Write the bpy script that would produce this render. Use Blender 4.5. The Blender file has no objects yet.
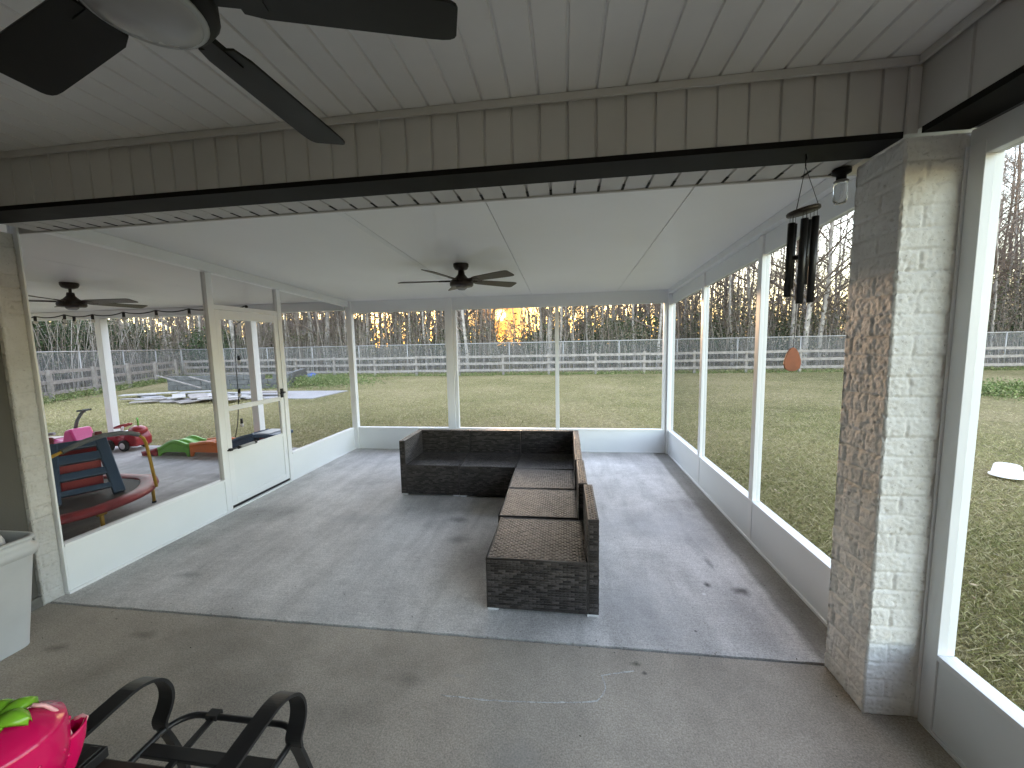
import bpy, math, random
import numpy as np
from mathutils import Vector, noise

random.seed(7)
rng = np.random.default_rng(11)
scene = bpy.context.scene
col = scene.collection
PI = math.pi
V = Vector

# ------------------------------------------------------------------ helpers
def tag(o, label=None, cat=None, group=None, kind=None):
    if label: o['label'] = label
    if cat: o['category'] = cat
    if group: o['group'] = group
    if kind: o['kind'] = kind
    return o

def empty(name, loc, label, cat, group=None):
    o = bpy.data.objects.new(name, None)
    col.objects.link(o)
    o.location = loc
    o.empty_display_size = .1
    return tag(o, label, cat, group)

def root_of(o):
    while o.parent is not None:
        o = o.parent
    return o

def frame_axes(d):
    d = d.normalized()
    up = V((0, 0, 1)) if abs(d.z) < .9 else V((1, 0, 0))
    a = d.cross(up).normalized()
    return a, a.cross(d).normalized()

class MB:
    """collects shapes in world coordinates and links them as one mesh object"""
    def __init__(s):
        s.v = []; s.f = []; s.sm = []
    def add(s, vs, fs, smooth=False):
        b = len(s.v)
        s.v += [tuple(p) for p in vs]
        s.f += [tuple(i + b for i in f) for f in fs]
        s.sm += [smooth] * len(fs)
        return s
    def box(s, x0, x1, y0, y1, z0, z1):
        vs = [(x, y, z) for z in (z0, z1) for y in (y0, y1) for x in (x0, x1)]
        return s.add(vs, [(0, 2, 3, 1), (4, 5, 7, 6), (0, 1, 5, 4), (2, 6, 7, 3), (0, 4, 6, 2), (1, 3, 7, 5)])
    def obox(s, c, ax, ay, az):
        c = V(c); ax = V(ax); ay = V(ay); az = V(az)
        vs = [c + i * ax + j * ay + k * az for k in (-1, 1) for j in (-1, 1) for i in (-1, 1)]
        return s.add(vs, [(0, 2, 3, 1), (4, 5, 7, 6), (0, 1, 5, 4), (2, 6, 7, 3), (0, 4, 6, 2), (1, 3, 7, 5)])
    def bar(s, a, b, w, t, up=(0, 0, 1)):
        a = V(a); b = V(b); d = (b - a)
        u = V(up); n = d.normalized()
        side = n.cross(u).normalized(); u2 = side.cross(n)
        return s.obox((a + b) / 2, d / 2, side * w / 2, u2 * t / 2)
    def tube(s, pts, r, n=8, smooth=True, cap=True):
        pts = [V(p) for p in pts]
        rs = r if isinstance(r, (list, tuple)) else [r] * len(pts)
        vs = []; fs = []
        pa = None
        for i, p in enumerate(pts):
            d = (pts[min(i + 1, len(pts) - 1)] - pts[max(i - 1, 0)])
            if d.length < 1e-9: d = V((0, 0, 1))
            d.normalize()
            if pa is None: a, b = frame_axes(d)
            else:
                a = (pa - d * pa.dot(d))
                if a.length < 1e-6: a, b = frame_axes(d)
                a.normalize(); b = a.cross(d)
            pa = a
            for k in range(n):
                t = 2 * PI * k / n
                vs.append(p + a * math.cos(t) * rs[i] + b * math.sin(t) * rs[i])
        for i in range(len(pts) - 1):
            for k in range(n):
                k2 = (k + 1) % n
                fs.append((i * n + k, i * n + k2, (i + 1) * n + k2, (i + 1) * n + k))
        s.add(vs, fs, smooth)
        if cap:
            m = len(vs)
            s.f += [tuple(len(s.v) - m + k for k in reversed(range(n))), tuple(len(s.v) - n + k for k in range(n))]
            s.sm += [False, False]
        return s
    def lathe(s, prof, c=(0, 0, 0), n=24, axis='z', smooth=True, sx=1, sy=1):
        vs = []; fs = []
        for r, z in prof:
            for k in range(n):
                t = 2 * PI * k / n
                x, y = r * math.cos(t) * sx, r * math.sin(t) * sy
                if axis == 'z': p = (c[0] + x, c[1] + y, c[2] + z)
                elif axis == 'x': p = (c[0] + z, c[1] + x, c[2] + y)
                else: p = (c[0] + x, c[1] + z, c[2] + y)
                vs.append(p)
        m = len(prof)
        for i in range(m - 1):
            for k in range(n):
                k2 = (k + 1) % n
                fs.append((i * n + k, i * n + k2, (i + 1) * n + k2, (i + 1) * n + k))
        if prof[0][0] > 1e-5: fs.append(tuple(reversed(range(n))))
        if prof[-1][0] > 1e-5: fs.append(tuple((m - 1) * n + k for k in range(n)))
        return s.add(vs, fs, smooth)
    def sweep(s, pts, prof, side, smooth=False):
        """sweep a closed 2d profile (a,b): a along the fixed side vector, b along the path normal"""
        pts = [V(p) for p in pts]; side = V(side).normalized(); n = len(prof); vs = []; fs = []
        for i, p in enumerate(pts):
            d = (pts[min(i + 1, len(pts) - 1)] - pts[max(i - 1, 0)]).normalized()
            nn = side.cross(d).normalized()
            for a, b in prof: vs.append(p + side * a + nn * b)
        for i in range(len(pts) - 1):
            for k in range(n):
                k2 = (k + 1) % n
                fs.append((i * n + k, i * n + k2, (i + 1) * n + k2, (i + 1) * n + k))
        fs.append(tuple(reversed(range(n)))); fs.append(tuple((len(pts) - 1) * n + k for k in range(n)))
        return s.add(vs, fs, smooth)
    def prism(s, poly, axis, a0, a1):
        """polygon in the other two axes, extruded along axis"""
        n = len(poly)
        def P(p, a):
            if axis == 'x': return (a, p[0], p[1])
            if axis == 'y': return (p[0], a, p[1])
            return (p[0], p[1], a)
        vs = [P(p, a0) for p in poly] + [P(p, a1) for p in poly]
        fs = [tuple(reversed(range(n))), tuple(range(n, 2 * n))]
        fs += [(k, (k + 1) % n, n + (k + 1) % n, n + k) for k in range(n)]
        return s.add(vs, fs)
    def ball(s, c, rx, ry=None, rz=None, n=16, m=10):
        ry = ry or rx; rz = rz or rx
        vs = [];
        for i in range(m + 1):
            t = PI * i / m
            for k in range(n):
                p = 2 * PI * k / n
                vs.append((c[0] + rx * math.sin(t) * math.cos(p), c[1] + ry * math.sin(t) * math.sin(p), c[2] - rz * math.cos(t)))
        fs = [(i * n + k, i * n + (k + 1) % n, (i + 1) * n + (k + 1) % n, (i + 1) * n + k) for i in range(m) for k in range(n)]
        return s.add(vs, fs, True)
    def build(s, name, m, parent=None, bevel=0, label=None, cat=None, group=None, kind=None, fixn=True):
        me = bpy.data.meshes.new(name)
        vs = s.v
        if parent is not None:
            b = root_of(parent).location
            vs = [(x - b.x, y - b.y, z - b.z) for x, y, z in vs]
        me.from_pydata(vs, [], s.f)
        me.polygons.foreach_set('use_smooth', s.sm)
        me.materials.append(m)
        if fixn:
            import bmesh
            bm = bmesh.new(); bm.from_mesh(me)
            bmesh.ops.recalc_face_normals(bm, faces=bm.faces)
            bm.to_mesh(me); bm.free()
        me.update()
        o = bpy.data.objects.new(name, me)
        col.objects.link(o)
        if parent is not None: o.parent = parent
        if bevel:
            mod = o.modifiers.new('bevel', 'BEVEL'); mod.width = bevel; mod.segments = 2; mod.limit_method = 'ANGLE'
        return tag(o, label, cat, group, kind)

def B(*a): return MB().box(*a)

def raw_mesh(name, verts, faces_n, idx, m, smooth=False):
    """big mesh from numpy: faces all with faces_n corners"""
    me = bpy.data.meshes.new(name)
    nf = len(idx) // faces_n
    me.vertices.add(len(verts)); me.vertices.foreach_set('co', np.asarray(verts, np.float32).ravel())
    me.loops.add(len(idx)); me.loops.foreach_set('vertex_index', np.asarray(idx, np.int32))
    me.polygons.add(nf)
    me.polygons.foreach_set('loop_start', np.arange(nf, dtype=np.int32) * faces_n)
    me.polygons.foreach_set('use_smooth', [smooth] * nf)
    me.materials.append(m)
    me.update(calc_edges=True)
    return me

# ------------------------------------------------------------------ materials
class NT:
    def __init__(s, name):
        s.m = bpy.data.materials.new(name); s.m.use_nodes = True
        s.t = s.m.node_tree; s.n = s.t.nodes; s.l = s.t.links
        s.n.clear()
        s.out = s.n.new('ShaderNodeOutputMaterial')
        s.b = s.n.new('ShaderNodeBsdfPrincipled')
        s.l.new(s.b.outputs[0], s.out.inputs[0])
    def new(s, typ, **kw):
        x = s.n.new(typ)
        for k, v in kw.items(): setattr(x, k, v)
        return x
    def link(s, a, b): s.l.new(a, b)
    def coord(s, kind='Object', scale=(1, 1, 1), rot=(0, 0, 0)):
        c = s.new('ShaderNodeTexCoord'); mp = s.new('ShaderNodeMapping')
        mp.inputs['Scale'].default_value = scale; mp.inputs['Rotation'].default_value = rot
        s.link(c.outputs[kind], mp.inputs[0]); return mp.outputs[0]
    def noise(s, vec, scale, detail=4, rough=.55, dist=0):
        x = s.new('ShaderNodeTexNoise'); x.inputs['Scale'].default_value = scale
        x.inputs['Detail'].default_value = detail; x.inputs['Roughness'].default_value = rough
        x.inputs['Distortion'].default_value = dist
        s.link(vec, x.inputs['Vector']); return x.outputs['Fac']
    def ramp(s, fac, stops):
        r = s.new('ShaderNodeValToRGB'); e = r.color_ramp.elements
        while len(e) < len(stops): e.new(.5)
        for i, (p, c) in enumerate(stops):
            e[i].position = p
            if not isinstance(c, (tuple, list)): c = (c, c, c)
            e[i].color = (*c, 1)
        s.link(fac, r.inputs[0]); return r.outputs[0]
    def mix(s, fac, a, b, mode='MIX'):
        x = s.new('ShaderNodeMix', data_type='RGBA', blend_type=mode)
        for sock, val in ((x.inputs[0], fac), (x.inputs[6], a), (x.inputs[7], b)):
            if isinstance(val, (int, float)): sock.default_value = val
            elif isinstance(val, tuple): sock.default_value = (*val, 1)
            else: s.link(val, sock)
        return x.outputs[2]
    def math(s, op, a, b=None, clamp=False):
        x = s.new('ShaderNodeMath', operation=op); x.use_clamp = clamp
        for i, val in enumerate((a, b)):
            if val is None: continue
            if isinstance(val, (int, float)): x.inputs[i].default_value = val
            else: s.link(val, x.inputs[i])
        return x.outputs[0]
    def bump(s, h, strength=.3, dist=.01):
        x = s.new('ShaderNodeBump'); x.inputs['Strength'].default_value = strength; x.inputs['Distance'].default_value = dist
        s.link(h, x.inputs['Height']); s.link(x.outputs[0], s.b.inputs['Normal'])
    def set(s, color=None, rough=None, metal=None, spec=None):
        for k, v in (('Base Color', color), ('Roughness', rough), ('Metallic', metal), ('Specular IOR Level', spec)):
            if v is None: continue
            i = s.b.inputs[k]
            if isinstance(v, (int, float)): i.default_value = v
            elif isinstance(v, tuple): i.default_value = (*v, 1)
            else: s.link(v, i)
        return s.m

def simple(name, c, rough=.5, var=.12, scale=8, metal=0, bump=0, bscale=80, spec=.5):
    t = NT(name); v = t.coord()
    n = t.noise(v, scale, 5)
    lo = tuple(x * (1 - var) for x in c); hi = tuple(min(1, x * (1 + var)) for x in c)
    if bump: t.bump(t.noise(v, bscale, 3), bump, .004)
    rr = t.math('MULTIPLY_ADD', n, .15); 
    x = t.new('ShaderNodeMath', operation='MULTIPLY_ADD'); t.link(n, x.inputs[0]); x.inputs[1].default_value = .2; x.inputs[2].default_value = rough - .1
    return t.set(t.ramp(n, [(.3, lo), (.7, hi)]), x.outputs[0], metal, spec)

M = {}
M['alu'] = simple('white_aluminium', (.80, .81, .82), .38, .03, 2.5)
M['panel'] = simple('white_panel', (.78, .80, .81), .42, .03, 1.6)
M['ceil'] = simple('roof_panel_white', (.86, .86, .86), .40, .03, 1.1)
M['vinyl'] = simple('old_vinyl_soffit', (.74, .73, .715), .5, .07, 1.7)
M['vinyl2'] = simple('old_vinyl_soffit_darker', (.54, .525, .505), .55, .08, 2.1)  # darker tone of the vinyl, for beam facings, eave and trims
M['bronze'] = simple('dark_bronze_trim', (.010, .009, .0085), .6, .2, 5, 0, 0, 80, .12)
M['fanbronze'] = simple('oil_rubbed_bronze', (.030, .020, .016), .38, .2, 9, .3)
M['fanblack'] = simple('fan_black', (.010, .0095, .0095), .5, .2, 9, 0, 0, 80, .2)
M['blade'] = simple('walnut_blade', (.040, .022, .014), .42, .3, 14)
M['opal'] = simple('opal_glass', (.30, .295, .30), .25, .03, 3)
M['black'] = simple('black_metal', (.010, .010, .011), .42, .25, 14)
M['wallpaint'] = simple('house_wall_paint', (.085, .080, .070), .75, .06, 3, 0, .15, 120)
M['footing'] = simple('footing_concrete', (.15, .145, .13), .9, .3, 12, 0, .5, 90)
M['dirt'] = simple('crack_dirt', (.028, .026, .022), .95, .4, 30)
M['rope'] = simple('cord_black', (.012, .012, .012), .7, .1)
M['redplastic'] = simple('red_plastic', (.27, .014, .02), .35, .12, 6)
M['bluep'] = simple('navy_plastic', (.030, .062, .115), .42, .12, 6)
M['greenp'] = simple('green_plastic', (.13, .36, .035), .38, .1, 6)
M['orangep'] = simple('orange_plastic', (.62, .15, .02), .38, .1, 6)
M['pinkp'] = simple('pink_plastic', (.52, .03, .18), .38, .1, 6)
M['maroonp'] = simple('maroon_plastic', (.19, .02, .035), .4, .1, 6)
M['yellowm'] = simple('yellow_tube', (.45, .27, .03), .4, .15, 10)
M['greyfoam'] = simple('grey_foam', (.13, .14, .15), .8, .1, 20)
M['greyp'] = simple('grey_plastic', (.32, .33, .34), .45, .1, 8)
M['matnet'] = simple('trampoline_net', (.035, .028, .024), .75, .2, 20)
M['redpad'] = simple('red_pad', (.24, .02, .022), .5, .2, 9, 0, .3, 25)
M['tyre'] = simple('black_rubber', (.014, .014, .014), .7, .2)
M['bin'] = simple('grey_bin_plastic', (.50, .51, .52), .5, .06, 5, 0, .1, 60)
M['bag'] = simple('white_bag', (.62, .63, .66), .35, .06, 6, 0, .6, 14)
M['strawb'] = simple('strawberry_glaze', (.58, .006, .095), .16, .08, 5)
M['strawrim'] = simple('pale_pink_rim', (.80, .42, .45), .3, .04, 5)
M['leafg'] = simple('lime_glaze', (.20, .45, .03), .2, .25, 9)
M['wood_sail'] = simple('wind_sail_wood', (.33, .085, .03), .45, .25, 16)
M['darkwood'] = simple('dark_wood', (.022, .014, .011), .5, .2, 12)
M['white_tub'] = simple('white_tub_plastic', (.72, .72, .74), .4, .04, 5)
M['chalk'] = simple('chalk', (.70, .70, .69), .95, .3, 60)
M['galv'] = simple('galvanised_steel', (.27, .26, .25), .5, .1, 8, .2)
M['fencewood'] = simple('weathered_rail', (.215, .19, .172), .85, .3, 7, 0, .4, 40)
M['block'] = simple('grey_block', (.10, .098, .095), .9, .3, 4, 0, .4, 30)
M['plank'] = simple('bleached_board', (.31, .29, .27), .8, .3, 6, 0, .3, 30)
M['pad'] = simple('pale_concrete', (.25, .24, .235), .85, .12, 1.5)
M['bluetarp'] = simple('blue_tarp', (.04, .08, .25), .5, .2, 6)
M['siding'] = simple('beige_siding', (.42, .38, .33), .7, .06, 2)
M['shingle'] = simple('brown_shingle', (.12, .10, .09), .9, .2, 6)
M['winglass'] = simple('dark_window', (.03, .035, .04), .1, .1, 2)
M['glassbulb'] = simple('bulb_glass', (.55, .53, .48), .1, .05, 5)

def jar_glass():
    t = NT('jar_glass'); t.b.inputs['Transmission Weight'].default_value = 1.0
    v = t.coord(); n = t.noise(v, 40, 2)
    t.bump(n, .2, .002)
    return t.set((.85, .87, .88), .12)
M['jar'] = jar_glass()

def screen_mat(name, a, c):
    """woven insect screen: the share of light that passes falls with the slant of the weave"""
    t = NT(name)
    lw = t.new('ShaderNodeLayerWeight'); lw.inputs[0].default_value = .5
    cosv = t.math('MAXIMUM', t.math('SUBTRACT', 1., lw.outputs['Facing']), .12)
    T = t.math('POWER', 1 - a, t.math('DIVIDE', 1., cosv))
    d = t.new('ShaderNodeBsdfDiffuse'); d.inputs[0].default_value = (*c, 1)
    tr = t.new('ShaderNodeBsdfTransparent')
    mx = t.new('ShaderNodeMixShader')
    t.link(T, mx.inputs[0]); t.link(d.outputs[0], mx.inputs[1]); t.link(tr.outputs[0], mx.inputs[2])
    t.link(mx.outputs[0], t.out.inputs[0])
    t.n.remove(t.b)
    return t.m
M['screen'] = screen_mat('insect_screen', .14, (.045, .045, .047))
M['chain'] = screen_mat('chain_link_weave', .10, (.38, .39, .40))

def concrete(name, base, streak, spots, rough=.85, stain_amt=.5, edge=None):
    t = NT(name); v = t.coord()
    big = t.noise(v, .9, 6, .6, .4)
    mid = t.noise(v, 5, 6, .65)
    fine = t.noise(v, 150, 3, .7)
    lo = tuple(x * .66 for x in base); hi = tuple(x * 1.20 for x in base)
    c = t.ramp(big, [(.32, lo), (.5, base), (.68, hi)])
    c = t.mix(t.math('MULTIPLY', t.ramp(mid, [(.45, 0.), (.75, 1.)]), stain_amt), c, tuple(x * .55 for x in base))
    sp = t.ramp(fine, [(.28, .5), (.5, 1.), (.74, 1.55)])
    c = t.mix(.75, c, sp, 'MULTIPLY')
    if streak:
        vs = t.coord('Object', (4.2, .8, 1), (0, 0, math.radians(streak)))
        st = t.noise(vs, 1.6, 5, .6, .5)
        c = t.mix(.42, c, t.ramp(st, [(.3, .62), (.5, 1.), (.7, 1.32)]), 'MULTIPLY')
        vb = t.coord('Object', (1., 60., 1), (0, 0, 0))
        br = t.noise(vb, 3., 2, .5)
        c = t.mix(.22, c, t.ramp(br, [(.3, .6), (.7, 1.35)]), 'MULTIPLY')
    g = t.new('ShaderNodeTexCoord')
    for (x, y, r, asp, colr, amt) in spots:
        mp = t.new('ShaderNodeMapping'); mp.vector_type = 'POINT'
        mp.inputs['Location'].default_value = (-x / r, -y / (r * asp), 0); mp.inputs['Scale'].default_value = (1 / r, 1 / (r * asp), 0)
        t.link(g.outputs['Object'], mp.inputs[0])
        ln = t.new('ShaderNodeVectorMath', operation='LENGTH'); t.link(mp.outputs[0], ln.inputs[0])
        w = t.math('ADD', ln.outputs['Value'], t.math('MULTIPLY', t.math('SUBTRACT', t.noise(v, 9 / max(r, .03) * .12, 4), .5), 1.5))
        f = t.math('MULTIPLY', t.ramp(w, [(.15, 1.), (1.15, 0.)]), amt)
        c = t.mix(f, c, colr)
    if edge:
        sep = t.new('ShaderNodeSeparateXYZ'); t.link(g.outputs['Object'], sep.inputs[0])
        e = t.math('ADD', sep.outputs[0], t.math('MULTIPLY', t.noise(v, 6, 4), .05))
        c = t.mix(t.math('MULTIPLY', t.ramp(t.math('SUBTRACT', e, edge - .5), [(.52, 0.), (.56, 1.)]), .62), c, (.085, .08, .062))
    h = t.math('ADD', t.math('MULTIPLY', fine, .5), mid)
    t.bump(h, .35, .006)
    return t.set(c, rough, None, .3)
DK = (.045, .043, .04)
M['oldslab'] = concrete('old_patio_concrete', (.35, .312, .262), None,
    [(-2.66, -.31, .09, .45, DK, .55), (-2.3, -.18, .10, .4, DK, .4), (-.95, -.5, .18, .5, DK, .25), (.9, -.75, .3, .6, DK, .2), (-.75, -.3, .12, .4, DK, .3),
     (.33, -.09, .03, .6, (.03, .035, .02), .8), (.36, -.14, .015, 1, (.02, .02, .02), .8), (-.2, -.6, .14, .7, (.24, .235, .22), .4), (-.5, -.25, .05, .3, (.27, .265, .25), .5)], .8, .35)
M['newslab'] = concrete('screen_room_concrete', (.51, .495, .48), 32,
    [(1.07, .54, .07, .8, (.075, .073, .07), .85), (.885, .592, .026, 1.3, (.05, .05, .055), .95), (.83, .49, .016, .8, (.7, .7, .7), .9),
     (.68, .16, .012, .7, (.05, .05, .05), .9), (-.95, 1.35, .12, .6, (.10, .10, .10), .55), (-.85, 1.0, .16, .6, (.13, .13, .13), .5), (-2.6, .35, .16, .35, (.12, .12, .12), .5),
     (-.6, .75, .22, 1.6, (.14, .13, .12), .55), (.98, .85, .03, 3, (.12, .12, .12), .6), (.7, 1.4, .5, .7, (.34, .345, .36), .5), (-1.9, 1.3, .35, .4, (.33, .33, .34), .45), (.45, .35, .25, 1.6, (.33, .335, .35), .4)],
    .8, .4, 1.19)
M['sideslab'] = concrete('side_patio_concrete', (.40, .385, .37), 60, [(-5.2, 2.0, .5, .3, (.11, .105, .10), .5), (-4.2, 2.3, .6, .25, (.12, .11, .10), .5)], .85, .5)

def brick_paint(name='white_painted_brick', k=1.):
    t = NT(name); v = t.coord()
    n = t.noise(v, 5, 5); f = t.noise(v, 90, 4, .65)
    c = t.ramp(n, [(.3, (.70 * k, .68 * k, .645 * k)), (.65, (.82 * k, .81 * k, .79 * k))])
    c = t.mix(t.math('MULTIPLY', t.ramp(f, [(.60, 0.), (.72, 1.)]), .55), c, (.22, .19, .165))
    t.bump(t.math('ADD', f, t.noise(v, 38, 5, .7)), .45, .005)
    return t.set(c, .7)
M['brick'] = brick_paint(); M['brick_darker'] = brick_paint('darker_painted_brick', .68)  # the second is the same painted brick in a darker tone

def wicker():
    t = NT('dark_wicker'); g = t.new('ShaderNodeNewGeometry')
    c = t.ramp(g.outputs['Random Per Island'], [(0., (.012, .010, .0095)), (.5, (.034, .029, .027)), (1., (.082, .072, .068))])
    c = t.mix(.35, c, t.ramp(t.noise(t.coord(), 4, 3), [(.35, .6), (.65, 1.4)]), 'MULTIPLY')
    return t.set(c, .36, None, .5)
M['wicker'] = wicker()

def grass_mats():
    t = NT('lawn_ground'); v = t.coord()
    a = t.noise(v, .22, 5, .6); b = t.noise(v, 2.2, 6, .65); f = t.noise(v, 26, 5, .7); mm = t.noise(v, 8, 6, .7)
    c = t.ramp(a, [(.35, (.125, .118, .048)), (.5, (.178, .157, .072)), (.65, (.235, .198, .105))])
    c = t.mix(t.math('MULTIPLY', t.ramp(b, [(.45, 0.), (.7, 1.)]), .65), c, (.24, .20, .115))
    c = t.mix(.8, c, t.ramp(f, [(.3, .35), (.5, 1.), (.72, 1.6)]), 'MULTIPLY')
    c = t.mix(.8, c, t.ramp(mm, [(.35, .55), (.5, 1.), (.65, 1.35)]), 'MULTIPLY')
    t.bump(t.math('ADD', f, mm), 1., .05)
    m1 = t.set(c, .95, None, .1)
    t = NT('grass_blades'); v = t.coord()
    a = t.noise(v, .22, 5, .6); g = t.new('ShaderNodeNewGeometry')
    c = t.ramp(a, [(.35, (.215, .215, .085)), (.5, (.30, .272, .125)), (.65, (.37, .315, .175))])
    c2 = t.ramp(g.outputs['Random Per Island'], [(0., (.10, .12, .036)), (.4, (.25, .245, .095)), (.7, (.44, .375, .22)), (1., (.62, .53, .36))])
    m2 = t.set(t.mix(.55, c, c2), .8, None, .2)
    return m1, m2
M['lawn'], M['blades'] = grass_mats()

def island_mat(name, stops, rough=.9):
    t = NT(name); g = t.new('ShaderNodeNewGeometry')
    return t.set(t.ramp(g.outputs['Random Per Island'], stops), rough, None, .15)
M['leaves'] = island_mat('thicket_leaves', [(0., (.045, .058, .024)), (.35, (.075, .080, .042)), (.6, (.12, .10, .07)), (.85, (.17, .135, .10)), (1., (.25, .215, .165))])
M['evergreen'] = island_mat('evergreen_leaves', [(0., (.018, .034, .014)), (.5, (.035, .060, .024)), (1., (.075, .10, .045))])
M['weed'] = island_mat('weed_leaves', [(0., (.07, .10, .035)), (.5, (.13, .17, .055)), (1., (.26, .25, .13))])
M['stems'] = island_mat('thicket_stems', [(0., (.10, .078, .062)), (.4, (.18, .148, .122)), (.75, (.30, .26, .225)), (1., (.46, .42, .38))])
M['bark1'] = simple('pale_bark', (.29, .26, .235), .9, .45, 5, 0, .5, 40)
M['bark2'] = simple('brown_bark', (.135, .105, .086), .9, .4, 5, 0, .5, 40)
M['twig'] = simple('twig_bark', (.125, .095, .076), .9, .3, 5)

def chalk_mat():
    t = NT('chalk_powder'); v = t.coord(); n = t.noise(v, 170, 3, .7); n2 = t.noise(v, 14, 3)
    f = t.ramp(t.math('ADD', t.math('MULTIPLY', n, .7), t.math('MULTIPLY', n2, .5)), [(.46, 0.), (.66, .8)])
    t.set((.66, .66, .65), .95)
    tr = t.new('ShaderNodeBsdfTransparent'); mx = t.new('ShaderNodeMixShader')
    t.link(f, mx.inputs[0]); t.link(tr.outputs[0], mx.inputs[1]); t.link(t.b.outputs[0], mx.inputs[2]); t.link(mx.outputs[0], t.out.inputs[0])
    return t.m
M['chalk'] = chalk_mat()

# ------------------------------------------------------------------ dimensions
D = 3.64                       # depth of the screen room
XL, XR = -3.18, 1.39           # inner planes of its side walls
KH = .335                      # kick panel height
YF = -.242                     # front face of the header beam
ZH, ZC = 2.256, 2.513          # header underside, old ceiling
GZ = -.12                      # lawn
def zc(y): return 2.393 - .0467 * y

# ------------------------------------------------------------------ ground and slabs
lawn_v = [(-260, -200, GZ), (260, -200, GZ), (260, 320, GZ), (-260, 320, GZ)]
MB().add(lawn_v, [(0, 1, 2, 3)]).build('ground', M['lawn'], kind='structure')
B(-3.24, 1.62, -4.7, -.006, -.3, -.001).build('patio_floor', M['oldslab'], kind='structure')
# broken edge of the new slab along the joint
e = MB(); n = 700; pts = []
for i in range(n + 1):
    x = -3.26 + (1.62 + 3.26) * i / n
    pts.append((x, .004 + .005 * noise.noise((x * 9, 3, 1)) + .005 * max(0, noise.noise((x * 55, 8, 1))) + .010 * max(0, noise.noise((x * 23, 1, 4)) - .25)))
poly = pts + [(1.62, 3.80), (-3.26, 3.80)]
e.prism(poly, 'z', -.3, .004).build('screen_room_floor', M['newslab'], kind='structure')
B(-3.22, 1.6, -.006, .03, -.3, -.012).build('floor_joint', M['dirt'], kind='structure')
B(-9.2, -3.262, .0, 3.62, -.3, .002).build('side_patio_floor', M['sideslab'], kind='structure')

# chalk marks on the old slab
ck = empty('chalk_mark', (-.12, -.3, 0), 'thin broken white chalk line with a hooked end drawn on the old concrete', 'chalk mark')
def chalkline(pts, w):
    vs = []; fs = []; pp = []
    for a, b in zip(pts[:-1], pts[1:]):
        a = V((*a, 0)); b = V((*b, 0)); k = max(2, int((b - a).length / .006))
        pp += [a.lerp(b, i / k) for i in range(k)]
    pp.append(V((*pts[-1], 0)))
    for i, p in enumerate(pp):
        d = (pp[min(i + 1, len(pp) - 1)] - pp[max(i - 1, 0)]).normalized(); sd = V((-d.y, d.x, 0))
        ww = w * (.45 + .35 * noise.noise(p * 60) + .25 * noise.noise(p * 17)) + .0006; o = sd * .002 * noise.noise(p * 40)
        vs += [p + o + sd * ww + V((0, 0, .0004)), p + o - sd * ww + V((0, 0, .0004))]
    for i in range(len(pp) - 1): fs.append((2 * i, 2 * i + 1, 2 * i + 3, 2 * i + 2))
    MB().add(vs, fs).build('stroke', M['chalk'], ck)
chalkline([(-.56, -.361), (-.336, -.363), (-.118, -.348), (.06, -.328), (.127, -.314)], .006)
chalkline([(.127, -.314), (.152, -.285), (.168, -.252), (.170, -.222), (.160, -.182)], .005)
chalkline([(.155, -.178), (.235, -.155), (.313, -.135)], .006)

# ------------------------------------------------------------------ old porch: ceiling, header, walls
def grooved(u0, u1, period, off, depth=.009, gw=.013):
    """2d profile across grooved boards: list of (u, d)"""
    out = [(u0, 0)]
    k = math.ceil((u0 - off) / period)
    while off + k * period < u1 - gw:
        u = off + k * period
        if u > u0 + gw:
            out += [(u - gw / 2, 0), (u - gw / 4, depth), (u + gw / 4, depth), (u + gw / 2, 0)]
        k += 1
    out.append((u1, 0))
    return out
GP, GO = .1108, .015
def grooved_ceiling(mb, x0, x1, y0, y1, z, t=.03):
    p = grooved(x0, x1, GP, GO)
    mb.prism([(u, z + d) for u, d in p] + [(x1, z + t), (x0, z + t)], 'y', y0, y1)
pc = empty('porch_ceiling', (-1, -2.4, ZC), 'old white vinyl ceiling of grooved boards above the front porch', 'ceiling')
m = MB(); grooved_ceiling(m, -3.26, 1.232, -4.7, YF - .002, ZC)
m.build('ceiling_boards', M['vinyl'], pc)
m = MB(); m.box(-3.25, 1.23, YF - .022, YF - .010, ZC - .030, ZC - .002).box(1.218, 1.230, -4.6, YF - .024, ZC - .030, ZC - .002)
m.build('edge_trim', M['vinyl2'], pc, .002)
m = MB(); m.box(-3.4, 1.9, -4.8, .3, 2.62, 2.70); m.build('roof_deck', M['shingle'], pc)

hb = empty('header_beam', (-1, -.1, ZH), 'long header beam with grooved off white facing and dark underside across the porch', 'beam')
p = grooved(-3.26, 1.234, GP, GO)
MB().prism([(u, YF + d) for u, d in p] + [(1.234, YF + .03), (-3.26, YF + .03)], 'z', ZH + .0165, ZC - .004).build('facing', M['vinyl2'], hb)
B(-3.26, 1.20, YF - .003, -.088, ZH - .006, ZH + .016).build('underside', M['bronze'], hb)
# vented eave soffit behind it
sf = MB()
p = grooved(-3.05, 1.20, .1108, .05, .010, .012)
sf.prism([(u, ZH + .004 + d) for u, d in p] + [(1.20, ZH + .05), (-3.05, ZH + .05)], 'y', -.087, .085)
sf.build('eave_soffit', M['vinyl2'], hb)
sl = MB()
k = math.ceil((-3.0 - .05) / .1108)
while .05 + k * .1108 < 1.19:
    u = .05 + k * .1108; sl.box(u - .006, u + .006, .02, .083, ZH + .0015, ZH + .0035); k += 1
sl.build('vent_slot', M['bronze'], hb)
B(-3.26, 1.6, .086, .10, ZH - .003, 2.61).build('fascia', M['vinyl2'], hb)
B(-3.26, 1.6, -.20, .08, ZH + .06, 2.61).build('core', M['vinyl2'], hb)

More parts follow.
